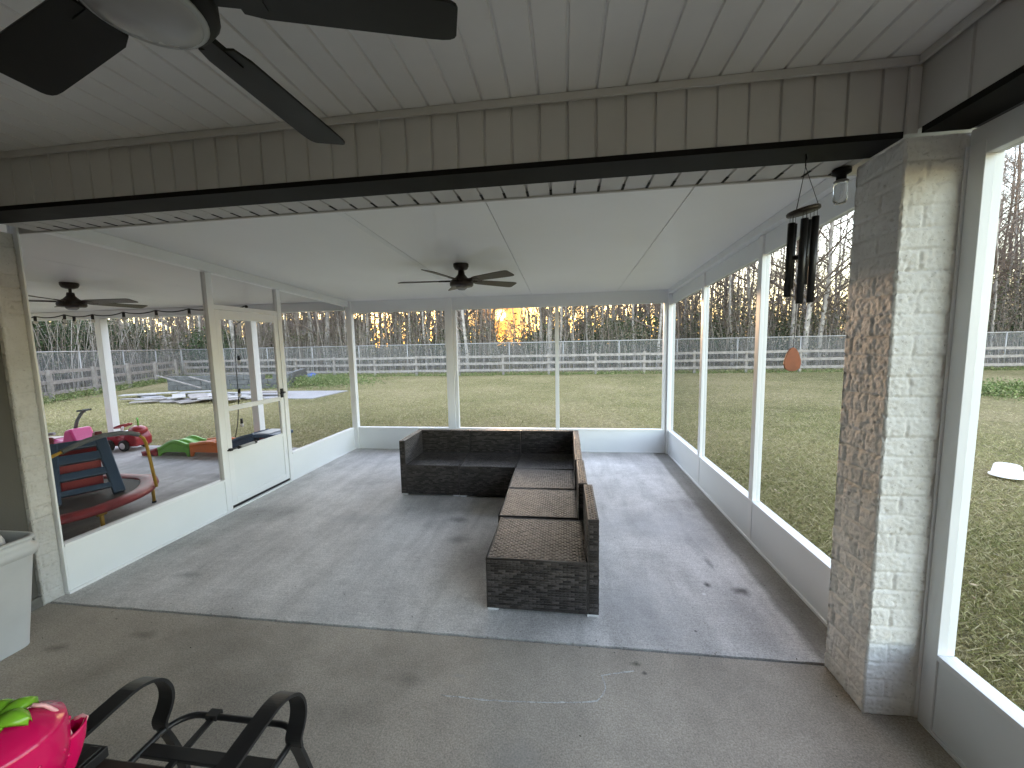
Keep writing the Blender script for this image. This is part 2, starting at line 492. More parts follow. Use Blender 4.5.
rb = empty('side_beam', (1.4, -2, ZH), 'beam over the side screens with grooved facing and dark underside', 'beam')
p = grooved(-4.7, YF - .002, .2216, -.43, .006, .012)
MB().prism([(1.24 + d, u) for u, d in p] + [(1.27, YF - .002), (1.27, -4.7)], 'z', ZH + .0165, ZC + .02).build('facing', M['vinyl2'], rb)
B(1.237, 1.385, -4.7, YF - .03, ZH - .006, ZH + .016).build('underside', M['bronze'], rb)
B(1.386, 1.52, -4.7, YF - .03, ZH - .003, ZH + .02).build('outer_soffit', simple('dusk_grey_trim', (.10, .10, .10), .5), rb)
B(1.29, 1.50, -4.7, YF - .03, ZH + .03, 2.61).build('core', M['vinyl2'], rb)
m = MB(); m.box(1.2, 1.236, YF - .016, YF - .003, ZH + .002, ZC - .034); m.build('corner_trim', M['vinyl2'], rb, .002)

hw = empty('house_wall', (-3.4, -2, 0), 'smooth shaded beige house wall at the porch end behind the grey bin', 'wall')
B(-3.6, -3.222, -4.7, -.035, .065, 2.61).build('wall_face', M['wallpaint'], hw)
B(-3.61, -3.206, -4.7, -.028, -.3, .063).build('footing', M['footing'], hw, .006)
# the white brick end
def brick_shell(x0, x1, y0, y1, z0, z1, course=.0775, bl=.205, step=.0048, amp=.010, seed=0., faces='XxYy'):
    """walls of rough painted brick with sunk mortar joints, as displaced grids"""
    mb = MB()
    def face(o, du, L, nrm, useed):
        nu = max(3, int(L / step)); nv = int((z1 - z0) / step)
        vs = []
        for j in range(nv + 1):
            z = z0 + (z1 - z0) * j / nv
            c = int((z - z0) / course); fz = (z - z0) / course - c
            for i in range(nu + 1):
                s = L * i / nu
                ss = s / bl + (.5 if c % 2 else 0) + useed
                fs = ss - math.floor(ss)
                wob = .05 * noise.noise((s * 20, z * 20, useed))
                dz = min(fz, 1 - fz) * course + wob * .04; ds = min(fs, 1 - fs) * bl + wob * .05
                dm = min(dz, ds)
                g = -amp * max(0, 1 - max(dm, 0) / .008) * (.55 + .5 * noise.noise((s * 9, z * 9, 4 + useed)))
                P = o + du * s + V((0, 0, z))
                h = g + .0028 * noise.noise(P * 28 + V((seed, 0, 0))) + .0030 * noise.noise(P * 80) + .004 * noise.noise((c * 3.7, math.floor(ss) * 1.9, useed))
                pit = noise.noise(P * 64 + V((9, 2, seed)))
                if pit > .45: h -= .008 * (pit - .45) / .3
                ed = min(i, nu - i) 
                if ed == 0: h = -.004 - .009 * abs(noise.noise(P * 34))
                vs.append(P + nrm * h)
        fcs = [(j * (nu + 1) + i, j * (nu + 1) + i + 1, (j + 1) * (nu + 1) + i + 1, (j + 1) * (nu + 1) + i) for j in range(nv) for i in range(nu)]
        mb.add(vs, fcs, True)
    if 'y' in faces: face(V((x0, y0, 0)), V((1, 0, 0)), x1 - x0, V((0, -1, 0)), .13)
    if 'X' in faces: face(V((x1, y0, 0)), V((0, 1, 0)), y1 - y0, V((1, 0, 0)), .4)
    if 'Y' in faces: face(V((x1, y1, 0)), V((-1, 0, 0)), x1 - x0, V((0, 1, 0)), .7)
    if 'x' in faces: face(V((x0, y1, 0)), V((0, -1, 0)), y1 - y0, V((-1, 0, 0)), .27)
    mb.add([(x0 + .005, y0 + .005, z1), (x1 - .005, y0 + .005, z1), (x1 - .005, y1 - .005, z1), (x0 + .005, y1 - .005, z1)], [(0, 1, 2, 3)])
    return mb
bt = brick_shell(-3.6, -3.198, -.032, .074, 0, 2.25, seed=3.)
bt.build('brick_end', M['brick_darker'], hw)
# outer house wall beside the side patio
B(-9.6, -3.602, -.3, -.002, -.3, 2.61).build('back_wall_face', M['siding'], hw)
B(-3.6, 1.6, -4.95, -4.71, -.3, 2.7).build('rear_wall_face', M['siding'], hw)

pl = brick_shell(1.207, 1.50, -.25, -.004, 0, 2.249, seed=0.)
pl.build('brick_pillar', M['brick'], label='white painted rough brick pillar between the two screened openings', cat='pillar')

# ------------------------------------------------------------------ screen walls
def pane(x0, x1, y0, y1, z0, z1, z2=None, z3=None):
    z2 = z1 if z2 is None else z2
    return MB().add([(x0, y0, z0), (x1, y1, z0), (x1, y1, z2), (x0, y0, z1)], [(0, 1, 2, 3)])

bw = empty('back_screen_wall', (-1, D, 0), 'white framed screen wall facing the rail fence and the woods', 'screen wall')
ztop = 2.047
B(XL, XR, D, D + .04, .02, KH - .02).build('kick_panel', M['panel'], bw)
m = MB(); m.box(XL, XR, D - .012, D + .052, KH - .02, KH).box(XL, XR, D - .012, D + .052, 0.004, .022)
m.build('sill_rail', M['alu'], bw, .002)
B(XL - .02, XR + .02, D, D + .05, ztop, zc(D) + .02).build('header', M['panel'], bw)
for xa, xb in ((-1.705, -1.545),):
    m = MB(); m.box(xa, xb - .05, D - .02, D + .06, KH, zc(D)).box(xb - .045, xb, D - .005, D + .045, KH, ztop)
    m.build('post', M['alu'], bw, .003)
B(-.136, -.084, D - .002, D + .045, KH, ztop).build('post', M['alu'], bw, .003)
B(XL - .03, XL + .052, D - .03, D + .05, 0, zc(D)).build('post', M['alu'], bw, .003)
m = MB(); m.box(XR - .075, XR - .03, D - .004, D + .05, KH, ztop).box(XR - .028, XR + .06, D - .045, D + .05, 0, zc(D))
m.build('post', M['alu'], bw, .003)
for xa, xb in ((XL + .052, -1.705), (-1.545, -.136), (-.084, XR - .075)):
    pane(xa, xb, D + .02, D + .02, KH, ztop).build('screen', M['screen'], bw, fixn=False)

rw = empty('right_screen_wall', (XR, 1.8, 0), 'white framed screen wall behind the wind chime with tall narrow bays', 'screen wall')
yp = [(.03, .055), (1.165, 1.225), (2.345, 2.405), (3.585, 3.6)]
for (a0, a1), (b0, b1) in zip(yp[:-1], yp[1:]):
    B(XR, XR + .04, a1 + .002, b0 - .002, .02, KH - .02).build('kick_panel', M['panel'], rw)
    pane(XR + .025, XR + .025, a1, b0, KH, zc(a1) - .20, zc(b0) - .20).build('screen', M['screen'], rw, fixn=False)
m = MB(); m.box(XR - .010, XR + .055, .03, 3.59, KH - .02, KH).box(XR - .01, XR + .055, .03, 3.59, .004, .022)
m.build('sill_rail', M['alu'], rw, .002)
for a, b in yp[:-1]:
    m = MB(); m.box(XR - .004, XR + .052, a, b, KH, zc(b) - .062); m.box(XR - .003, XR + .042, a, b, .022, KH - .021)
    m.build('post', M['alu'], rw, .003)
m = MB(); m.prism([(.03, zc(.03) - .20), (3.6, zc(3.6) - .20), (3.6, zc(3.6) - .062), (.03, zc(.03) - .062)], 'x', XR + .012, XR + .05)
m.build('header', M['panel'], rw)
m = MB(); m.prism([(.10, zc(.10) - .058), (3.6, zc(3.6) - .058), (3.6, zc(3.6) - .002), (.10, zc(.10) - .002)], 'x', XR - .035, XR + .06)
m.build('ceiling_rail', M['alu'], rw, .003)

lw = empty('left_screen_wall', (XL, 1.8, 0), 'white framed screen wall dividing the sofa room from the side patio', 'screen wall')
XO = XL - .045
lp = [(.077, .088), (1.292, 1.356), (2.165, 2.225), (3.59, 3.6)]
for (a1, b0) in ((.088, 1.292), (2.225, 3.59)):
    B(XO + .004, XL, a1 + .002, b0 - .002, .02, KH - .02).build('kick_panel', M['panel'], lw)
    B(XO - .01, XL + .010, a1, b0, KH - .02, KH).build('sill_rail', M['alu'], lw, .002)
    pane(XO + .02, XO + .02, a1, b0, KH, zc(a1) - .09, zc(b0) - .09).build('screen', M['screen'], lw, fixn=False)
B(XO - .01, XL + .012, .077, 3.6, .004, .022).build('floor_rail', M['alu'], lw, .002)
for a, b in lp[:-1]:
    m = MB(); m.box(XO, XL + .004, a, b, .022, zc(b) - .085); m.build('post', M['alu'], lw, .003)
m = MB(); m.prism([(.10, zc(.10) - .085), (3.6, zc(3.6) - .085), (3.6, zc(3.6) - .002), (.10, zc(.10) - .002)], 'x', XO - .01, XL + .03)
m.build('ceiling_rail', M['alu'], lw, .003)
B(XO + .004, XL - .004, 1.357, 2.164, 1.925, 1.965).build('transom_rail', M['alu'], lw, .002)
pane(XO + .02, XO + .02, 1.357, 2.164, 1.965, zc(1.36) - .09, zc(2.16) - .09).build('screen', M['screen'], lw, fixn=False)

dr = empty('screen_door', (XL, 1.76, 0), 'white screen door with solid lower panel opening to the side patio', 'door')
ya, yb = 1.362, 2.158
m = MB(); m.box(XL - .03, XL - .002, ya, ya + .055, .05, 1.92).box(XL - .03, XL - .002, yb - .055, yb, .05, 1.92)
m.box(XL - .03, XL - .002, ya + .055, yb - .055, 1.835, 1.92).box(XL - .03, XL - .002, ya + .055, yb - .055, .05, .115)
m.build('door_frame', M['alu'], dr, .003)
B(XL - .028, XL - .004, ya + .055, yb - .055, .965, 1.01).build('mid_rail', M['alu'], dr, .003)
m = MB(); m.box(XL - .024, XL - .010, ya + .055, yb - .055, .115, .555).box(XL - .028, XL - .003, ya + .055, yb - .055, .557, .59)
m.build('kick_panel', M['panel'], dr)
pane(XL - .018, XL - .018, ya + .055, yb - .055, .59, .965).build('screen', M['screen'], dr, fixn=False)
pane(XL - .018, XL - .018, ya + .055, yb - .055, 1.01, 1.835).build('screen', M['screen'], dr, fixn=False)
m = MB(); m.box(XL - .002, XL + .012, yb - .045, yb - .015, 1.0, 1.10).tube([(XL + .010, yb - .03, 1.06), (XL + .045, yb - .03, 1.06), (XL + .045, yb - .10, 1.05)], .009)
m.build('handle', M['black'], dr)
cl = MB(); cl.tube([(XL + .018, ya + .10, .600), (XL + .018, ya + .32, .600)], .014, 12)
cl = cl.build('closer', M['greyp'], dr)
m = MB(); m.tube([(XL + .018, ya - .02, .600), (XL + .018, ya + .10, .600)], .007).box(XL - .004, XL + .026, ya + .005, ya + .03, .588, .612).tube([(XL + .018, ya + .10, .600), (XL + .018, ya + .125, .600)], .0155, 12).tube([(XL + .018, ya + .30, .600), (XL + .018, ya + .325, .600)], .0155, 12)
m.build('closer_rod', M['black'], cl)
B(XL - .03, XL - .006, ya, yb, .025, .047).build('sweep', M['black'], dr)

XP = 1.40
pw = empty('porch_side_screen', (XP, -2, 0), 'white framed porch side screen next to the brick pillar overlooking the lawn', 'screen wall')
pys = [(-.315, -.258), (-1.62, -1.565), (-2.93, -2.875), (-4.25, -4.195)]
for (a0, a1), (b0, b1) in zip(pys[:-1], pys[1:]):
    B(XP + .006, XP + .04, b1 + .002, a0 - .002, .02, KH - .022).build('kick_panel', M['panel'], pw)
    pane(XP + .03, XP + .03, b1, a0, KH, 2.152).build('screen', M['screen'], pw, fixn=False)
m = MB(); m.box(XP - .002, XP + .06, -4.6, -.318, KH - .022, KH).box(XP, XP + .055, -4.6, -.26, .001, .02)
m.build('sill_rail', M['alu'], pw, .002)
for i, (a, b) in enumerate(pys):
    m = MB(); m.box(XP, XP + .058, a, b, .02, 2.2)
    if i == 0: m.box(XP - .01, XP + .03, -.257, -.2535, .02, 2.2)
    m.build('post', M['alu'], pw, .003)
B(XP + .002, XP + .056, -4.6, -.256, 2.152, ZH - .004).build('header', M['alu'], pw, .003)

# ------------------------------------------------------------------ the flat roof over the screen room and the side patio
rf = empty('patio_roof', (-1, 1.8, 2.3), 'flat white insulated panel roof over the sofa room and side patio', 'roof')
seams = [-9.4, -8.15, -6.9, -5.65, -4.4, -3.20, -1.35, -.45, .70, 1.47]
for a, b in zip(seams[:-1], seams[1:]):
    g = .0025
    MB().prism([(.101, zc(.101)), (D + .16, zc(D + .16)), (D + .16, zc(D + .16) + .05), (.101, zc(.101) + .05)], 'x', a + g, b - g).build('ceiling_panel', M['ceil'], rf)
MB().prism([(.101, zc(.101) + .052), (D + .16, zc(D + .16) + .052), (D + .16, zc(D + .16) + .09), (.101, zc(.101) + .09)], 'x', -9.42, 1.49).build('roof_skin', M['alu'], rf)
m = MB(); y0 = .12
m.prism([(y0, zc(y0) - .004), (3.6, zc(3.6) - .004), (3.6, zc(3.6) - .001), (y0, zc(y0) - .001)], 'x', -1.385, -1.335)
m.build('seam_cover', M['alu'], rf)
B(-9.42, 1.49, D + .162, D + .18, zc(D + .17) - .10, zc(D + .17) + .10).build('gutter_fascia', M['alu'], rf)
B(-9.42, XL - .05, 3.60, 3.69, 2.095, zc(3.7) - .002).build('side_header', M['panel'], rf)

for i, (x, lab) in enumerate(((-7.50, 'white square roof post standing behind the red toy car'), (-4.80, 'white square roof post seen through the screen door'))):
    t = empty('roof_post', (x, 3.64, 0), lab, 'post', 'posts holding up the side patio roof')
    B(x - .055, x + .055, 3.585, 3.695, .004, 2.093).build('shaft', M['alu'], t, .006)
    B(x - .075, x + .075, 3.565, 3.715, .003, .03).build('base_plate', M['alu'], t, .004)

# ------------------------------------------------------------------ wicker sofa
def strands(mb, o, u, v, lu, lv, nrm, bw, bh):
    """flat woven strands standing 2-3 mm proud of a panel, each row shifted by half a strand"""
    o = V(o); u = V(u); v = V(v); nrm = V(nrm)
    rows = max(1, round(lv / bh)); bh = lv / rows; n = max(1, round(lu / bw)); bw = lu / n
    for j in range(rows):
        off = (j % 2) * bw * .5
        for i in range(-1, n + 1):
            a = max(0, i * bw + off + bw * .03); b = min(lu, (i + 1) * bw + off - bw * .03)
            if b - a < bw * .2: continue
            h = .0026 * random.uniform(.75, 1.25); m = (b - a) * .22; g = bh * .06; e = bh * .2
            P = lambda x, y, z: o + u * x + v * (j * bh + y) + nrm * z
            vs = [P(a, g, .0002), P(b, g, .0002), P(b, bh - g, .0002), P(a, bh - g, .0002), P(a + m, g + e, h), P(b - m, g + e, h), P(b - m, bh - g - e, h), P(a + m, bh - g - e, h)]
            mb.add(vs, [(0, 1, 5, 4), (1, 2, 6, 5), (2, 3, 7, 6), (3, 0, 4, 7), (4, 5, 6, 7)])
def wbox(x0, x1, y0, y1, z0, z1, faces='xXyYZ', top=(.034, .0165)):
    m = MB().box(x0, x1, y0, y1, z0, z1)
    e = .006; bw, bh = .042, .0145
    if 'y' in faces: strands(m, (x0 + e, y0, z0 + e), (1, 0, 0), (0, 0, 1), x1 - x0 - 2 * e, z1 - z0 - 2 * e, (0, -1, 0), bw, bh)
    if 'Y' in faces: strands(m, (x1 - e, y1, z0 + e), (-1, 0, 0), (0, 0, 1), x1 - x0 - 2 * e, z1 - z0 - 2 * e, (0, 1, 0), bw, bh)
    if 'X' in faces: strands(m, (x1, y0 + e, z0 + e), (0, 1, 0), (0, 0, 1), y1 - y0 - 2 * e, z1 - z0 - 2 * e, (1, 0, 0), bw, bh)
    if 'x' in faces: strands(m, (x0, y1 - e, z0 + e), (0, -1, 0), (0, 0, 1), y1 - y0 - 2 * e, z1 - z0 - 2 * e, (-1, 0, 0), bw, bh)
    if 'Z' in faces:
        if x1 - x0 < .1: strands(m, (x1 - e, y0 + e, z1), (0, 1, 0), (-1, 0, 0), y1 - y0 - 2 * e, x1 - x0 - 2 * e, (0, 0, 1), *top)
        else: strands(m, (x0 + e, y0 + e, z1), (1, 0, 0), (0, 1, 0), x1 - x0 - 2 * e, y1 - y0 - 2 * e, (0, 0, 1), *top)
    return m
def module(name, x0, x1, y0, y1, back, label, arm=None, zt=.322, zb=.58):
    t = empty(name, ((x0 + x1) / 2, (y0 + y1) / 2, 0), label, 'sofa', 'sections of the wicker corner sofa')
    th = .058
    sx0, sx1, sy0, sy1 = x0, x1, y0, y1
    m = MB()
    if 'N' in back: sy1 = y1 - th - .003
    if 'E' in back: sx1 = x1 - th - .003
    if arm == 'W': sx0 = x0 + th + .003
    wbox(sx0, sx1, sy0, sy1, .022, zt).build('seat_base', M['wicker'], t, fixn=False)
    m = MB()  # frame round the seat top
    r = .006
    m.tube([(sx0 + r, sy0 + r, zt - .002), (sx1 - r, sy0 + r, zt - .002), (sx1 - r, sy1 - r, zt - .002), (sx0 + r, sy1 - r, zt - .002), (sx0 + r, sy0 + r, zt - .002)], .008, 8)
    m.build('seat_edging', M['wicker'], t)
    if 'N' in back: wbox(x0, x1, y1 - th, y1, .022, zb).build('backrest', M['wicker'], t, fixn=False)
    if 'E' in back: wbox(x1 - th, x1, y0, y1 - (th + .003 if 'N' in back else 0), .022, zb).build('backrest', M['wicker'], t, fixn=False)
    if arm == 'W': wbox(x0, x0 + th, y0, y1 - th - .003, .022, zb).build('arm', M['wicker'], t, fixn=False)
    for fx in (x0 + .035, x1 - .035):
        for fy in (y0 + .03, y1 - .03):
            MB().box(fx - .032, fx + .032, fy - .026, fy + .026, .004, .0215).build('foot', M['white_tub'], t, .003)
    return t
module('wicker_sofa_section', -1.700, -1.080, 1.878, 2.440, 'N', 'dark wicker sofa end section with an arm, at the far end of the back row', 'W')
module('wicker_sofa_section', -1.074, -.502, 1.872, 2.440, 'N', 'dark wicker sofa section between the armed end and the corner section')
module('wicker_sofa_section', -.496, .140, 1.846, 2.444, 'NE', 'dark wicker sofa corner section with two backs below the middle screen post')
module('wicker_sofa_section', -.494, .136, 1.326, 1.838, 'E', 'dark wicker sofa section in front of the corner section, second seat towards the screens')
module('wicker_sofa_section', -.484, .146, .772, 1.318, 'E', 'dark wicker sofa section directly behind the seat that stands closest to the floor joint')
module('wicker_sofa_section', -.462, .178, .208, .752, 'E', 'dark wicker sofa section closest to the floor joint, set slightly out of line')

# ------------------------------------------------------------------ ceiling fans
def fan(name, x, y, ztop, label, angles, R, hubz, body='bronze', light=.07, bw0=.055, bw1=.07, pitch=12, bmat=None, S=1.):
    t = empty(name, (x, y, ztop), label, 'ceiling fan')
    bm = M['fanbronze'] if body == 'bronze' else M['fanblack']
    bmat = bmat or bm
    MB().lathe([(r_ * S, z_ * S) for r_, z_ in [(.0, 0), (.072, 0), (.072, -.022), (.060, -.048), (.030, -.060), (.0, -.060)]], (x, y, ztop), 28).build('canopy', bm, t)
    MB().tube([(x, y, ztop - .055), (x, y, hubz + .095)], .0125 * S, 12).build('downrod', bm, t)
    if body == 'bronze':
        prof = [(.0, .105), (.028, .105), (.034, .070), (.060, .040), (.100, .015), (.112, -.010), (.110, -.032), (.100, -.042), (.0, -.042)]
    else:
        prof = [(.0, .12), (.05, .12), (.085, .10), (.118, .06), (.122, -.005), (.112, -.02), (.0, -.02)]
    prof = [(r_ * S, z_ * S) for r_, z_ in prof]; light *= S
    MB().lathe(prof, (x, y, hubz), 32).build('motor', bm, t)
    lz = -.042 * S if body == 'bronze' else -.02
    MB().lathe([(light, lz - .001), (light, lz - .010), (light * .92, lz - .018), (light * .6, lz - .030), (0, lz - .034)], (x, y, hubz), 40).build('light_cover', M['opal'], t)
    if body != 'bronze':
        MB().lathe([(light + .003, lz + .001), (light + .008, lz - .006), (light + .003, lz - .012)], (x, y, hubz), 40).build('light_ring', M['greyp'], t)
    for a in angles:
        a = math.radians(a); d = V((math.cos(a), math.sin(a), 0)); s = V((-math.sin(a), math.cos(a), 0))
        tw = math.radians(pitch); su = s * math.cos(tw) + V((0, 0, math.sin(tw))); n = d.cross(su)
        o = V((x, y, hubz + .012))
        sta = [(.16, bw0 * .8), (.20, bw0), (R * .6, (bw0 + bw1) / 2), (R - .06, bw1), (R - .03, bw1 * .985), (R - .014, bw1 * .93), (R - .004, bw1 * .82), (R, bw1 * .66)]
        vs = []; fs = []
        for r_, w in sta:
            c = o + d * r_
            vs += [c + su * w + n * .003, c - su * w + n * .003, c - su * w - n * .003, c + su * w - n * .003]
        for i in range(len(sta) - 1):
            for k in range(4): fs.append((i * 4 + k, i * 4 + (k + 1) % 4, i * 4 + 4 + (k + 1) % 4, i * 4 + 4 + k))
        fs += [(0, 1, 2, 3), tuple(len(vs) - 4 + k for k in (3, 2, 1, 0))]
        bl = MB().add(vs, fs).build('blade', bmat, t, .001)
        MB().obox(o + d * .15, d * .065, su * .022, n * .0065).build('bracket', bm, bl)
    return t
fan('ceiling_fan', -.80, -1.175, ZC, 'black ceiling fan with a round white light on the grooved porch ceiling', [17, 89, 164, 233, 305], .60, 2.232, 'black', .094, .058, .068, 9)
fan('ceiling_fan', -.968, 1.815, zc(1.815), 'dark bronze ceiling fan hanging above the wicker sofa', [185, 113, 41, 329, 257], .60, zc(1.815) - .168, 'bronze', .05, .048, .066, -13, M['blade'])
fan('ceiling_fan', -5.35, 1.80, zc(1.80), 'dark ceiling fan over the side patio beside the string lights', [8, 80, 152, 224, 296], .68, zc(1.80) - .215, 'bronze', .05, .055, .07, -12, None, 1.06)

# ------------------------------------------------------------------ wind chime
wc = empty('wind_chime', (.925, -.17, ZH), 'wind chime of black tubes and a wooden sail hung beside the brick pillar', 'wind chime')
cx, cy = .925, -.17
m = MB().tube([(cx, cy, ZH), (cx, cy, ZH - .05)], .0022, 6).tube([(cx - .004, cy, ZH - .002), (cx + .004, cy, ZH - .02), (cx, cy, ZH - .03)], .002, 6)
m.build('hook', M['black'], wc)
pz = 2.040; tilt = .011
def plate(dx, dy): return V((cx + dx, cy + dy, pz + dx / .055 * tilt))
m = MB()
for ang in (95, 215, 335):
    q = plate(.046 * math.cos(math.radians(ang)), .046 * math.sin(math.radians(ang)))
    m.tube([(cx, cy, ZH - .05), q + V((0, 0, .008))], .0011, 5)
m.build('suspension_cord', M['rope'], wc)
nrm = V((-tilt / .055, 0, 1)).normalized(); ax = V((1, 0, tilt / .055)).normalized(); ay = V((0, 1, 0))
vs = []; fs = []; prof = [(.0, .008), (.052, .008), (.056, .004), (.056, -.004), (.052, -.008), (.0, -.008)]
for r, z in prof:
    for k in range(28):
        a_ = 2 * PI * k / 28; vs.append(V((cx, cy, pz)) + ax * r * math.cos(a_) + ay * r * math.sin(a_) + nrm * z)
for i in range(5):
    for k in range(28): fs.append((i * 28 + k, i * 28 + (k + 1) % 28, (i + 1) * 28 + (k + 1) % 28, (i + 1) * 28 + k))
MB().add(vs, fs, True).build('top_disc', M['darkwood'], wc)
for ang, L in ((180, .285), (250, .32), (320, .325), (35, .25), (108, .255)):
    a_ = math.radians(ang); q = plate(.040 * math.cos(a_), .040 * math.sin(a_))
    top = q - V((0, 0, .035)); bot = top - V((0.004, 0, L))
    tb = MB().tube([top, bot], .0125, 14).build('chime_tube', M['black'], wc)
    m = MB()
    for s_ in (-.006, .006): m.tube([q + V((s_, 0, -.006)), top + V((s_, 0, .002))], .0008, 5)
    m.build('tube_cord', M['rope'], tb)
MB().lathe([(0, .006), (.026, .006), (.026, -.006), (0, -.006)], (cx - .004, cy, pz - .175), 20).build('striker', M['darkwood'], wc)
MB().tube([(cx, cy, pz - .01), (cx - .004, cy, pz - .175), (cx - .010, cy, 1.508)], .0012, 5).build('sail_cord', M['rope'], wc)
ol = [(0, .052), (.012, .046), (.022, .028), (.030, .004), (.032, -.016), (.027, -.034), (.014, -.043), (0, -.045)]
ol = ol + [(-x, z) for x, z in reversed(ol[1:-1])]
MB().prism([(cx - .012 + x, 1.460 + z) for x, z in ol], 'y', cy - .004, cy + .004).build('sail', M['wood_sail'], wc, .0015)

# jar lamp under the eave
jl = empty('jar_lamp', (1.168, .02, ZH), 'small clear glass jar lamp under the eave beside the pillar', 'lamp')
jx, jy = 1.168, .02
MB().lathe([(0, .003), (.034, .003), (.034, -.014), (.018, -.022), (.018, -.045), (.0, -.045)], (jx, jy, ZH - .003), 20).build('socket', M['bronze'], jl)
MB().lathe([(.016, -.045), (.022, -.052), (.025, -.07), (.025, -.125), (.020, -.138), (.0, -.140)], (jx, jy, ZH), 24).build('glass', M['jar'], jl)
MB().lathe([(.024, -.046), (.027, -.05), (.024, -.056)], (jx, jy, ZH), 24).build('collar', M['galv'], jl)

# ------------------------------------------------------------------ string lights
sg = empty('string_lights', (-6, 3.5, 2.1), 'black string of bulbs looped along the side patio header and down a post', 'string lights')
hang = [(-9.15, 3.5, 2.10), (-8.55, 3.5, 2.155), (-7.98, 3.5, 2.165), (-7.45, 3.5, 2.15), (-6.87, 3.5, 2.17), (-6.28, 3.5, 2.18), (-5.70, 3.5, 2.185), (-5.15, 3.5, 2.20), (-4.72, 3.5, 2.20)]
path = []
for a, b in zip(hang[:-1], hang[1:]):
    a = V(a); b = V(b)
    for k in range(6):
        f = k / 6; path.append(a.lerp(b, f) - V((0, 0, .035 * 4 * f * (1 - f))))
path.append(V(hang[-1]))
down = [(-4.72, 3.5, 2.20), (-4.715, 3.50, 2.05), (-4.93, 3.48, 1.9), (-4.96, 3.47, 1.3), (-4.955, 3.46, .8), (-5.0, 3.45, .42), (-5.06, 3.44, .18)]
MB().tube(path, .009, 6).tube(down, .006, 6).build('cord', M['rope'], sg)
for p in [V(h) for h in hang[1:]] + [V((-4.90, 3.47, 1.46)), V((-4.945, 3.47, .955)), V((-4.94, 3.46, .49)), V((-7.80, 3.5, 2.13)), V((-8.0, 3.5, 2.10))]:
    sk = MB().tube([p, p - V((0, 0, .075))], .019, 10).build('socket', M['rope'], sg)
    MB().ball((p.x, p.y, p.z - .10), .026, .026, .034, 12, 8).build('bulb', M['glassbulb'], sk)

# ------------------------------------------------------------------ grey bin with bag
def rrect(x0, x1, y0, y1, r, z, n=6):
    out = []
    for cx_, cy_, a0 in ((x1 - r, y1 - r, 0), (x0 + r, y1 - r, 90), (x0 + r, y0 + r, 180), (x1 - r, y0 + r, 270)):
        for k in range(n + 1):
            a_ = math.radians(a0 + 90 * k / n); out.append((cx_ + r * math.cos(a_), cy_ + r * math.sin(a_), z))
    return out
def loft(mb, rings, smooth=True, cap0=True, cap1=False):
    n = len(rings[0]); vs = [p for r in rings for p in r]
    fs = [(i * n + k, i * n + (k + 1) % n, (i + 1) * n + (k + 1) % n, (i + 1) * n + k) for i in range(len(rings) - 1) for k in range(n)]
    mb.add(vs, fs, smooth)
    if cap0: mb.add(rings[0], [tuple(reversed(range(n)))])
    if cap1: mb.add(rings[-1], [tuple(range(n))])
tbn = empty('trash_bin', (-3.02, -.5, 0), 'pale grey plastic bin against the house wall', 'bin')
m = MB()
def bring(f, z, r=.05): return rrect(-3.185 - .012 * f, -2.850 + .085 * f, -.76 - .03 * f, -.290 + .03 * f, r, z)
loft(m, [bring(0, .002), bring(0, .01), bring(.85, .53), bring(.86, .532)])
m.build('bin_body', M['bin'], tbn)
m = MB()
o1 = lambda g, z: rrect(-3.20 - g * .1, -2.775 + g, -.79 - g, -.262 + g, .06, z)
loft(m, [o1(-.008, .505), o1(.012, .508), o1(.014, .555), o1(.002, .560), o1(.0, .585), o1(.010, .590), o1(.010, .604), o1(-.012, .606), o1(-.014, .50)], True, False, False)
m.build('rim', M['bin'], tbn)
m = MB(); vs = []; 
m.ball((-2.895, -.415, .575), .085, .085, .13, 24, 16)
m.v = [(x + .012 * noise.noise((x * 14, y * 14, z * 14)), y + .014 * noise.noise((x * 12, z * 14, 3)), z + .014 * noise.noise((x * 16, y * 16, 7))) for x, y, z in m.v]
m.build('trash_bag', M['bag'], label='crumpled white bag sticking up out of the grey bin', cat='bag')

# ------------------------------------------------------------------ black patio chair
ch = empty('patio_chair', (-1.065, -1.1, 0), 'black metal patio chair with curled arms and a bare open seat frame', 'chair')
armc = [(-1.42, .50), (-1.30, .515), (-1.154, .528), (-1.04, .540), (-.985, .543), (-.945, .532), (-.912, .508), (-.892, .470), (-.888, .430), (-.900, .395), (-.918, .365), (-.915, .335)]
legc = [(-.915, .340), (-.895, .28), (-.872, .20), (-.84, .0)]
def smooth_path(p, k=5):
    out = []
    for i in range(len(p) - 1):
        a, b, c, d = [V(p[max(0, min(len(p) - 1, j))]) for j in (i - 1, i, i + 1, i + 2)]
        for q in range(k):
            t = q / k
            out.append(.5 * (2 * b + (c - a) * t + (2 * a - 5 * b + 4 * c - d) * t * t + (3 * b - a - 3 * c + d) * t ** 3))
    return out + [V(p[-1])]
hw_ = .026; ht = .0045
strap = [(-hw_, -ht), (hw_, -ht), (hw_, ht), (-hw_, ht)]
for x in (-1.30, -.83):
    m = MB().sweep(smooth_path([(x, y, z) for y, z in armc]), strap, (1, 0, 0)); m.build('arm', M['black'], ch)
    m = MB().sweep([(x, y, z) for y, z in legc], [(-.018, -.006), (.018, -.006), (.018, .006), (-.018, .006)], (1, 0, 0))
    m.tube([(x, -.84, .002), (x, -.84, .012)], .02, 10); m.build('leg', M['black'], ch)
    m = MB().tube([(x, -1.43, .56), (x, -1.38, .46), (x, -1.34, .34), (x, -1.42, .12), (x, -1.46, .002)], .012, 8); m.build('leg', M['black'], ch)
xa, xb = -1.285, -.845; r = .075
fr = [(xa, -1.36, .335), (xa, -1.15, .337), (xa, -.86 - r, .34)]
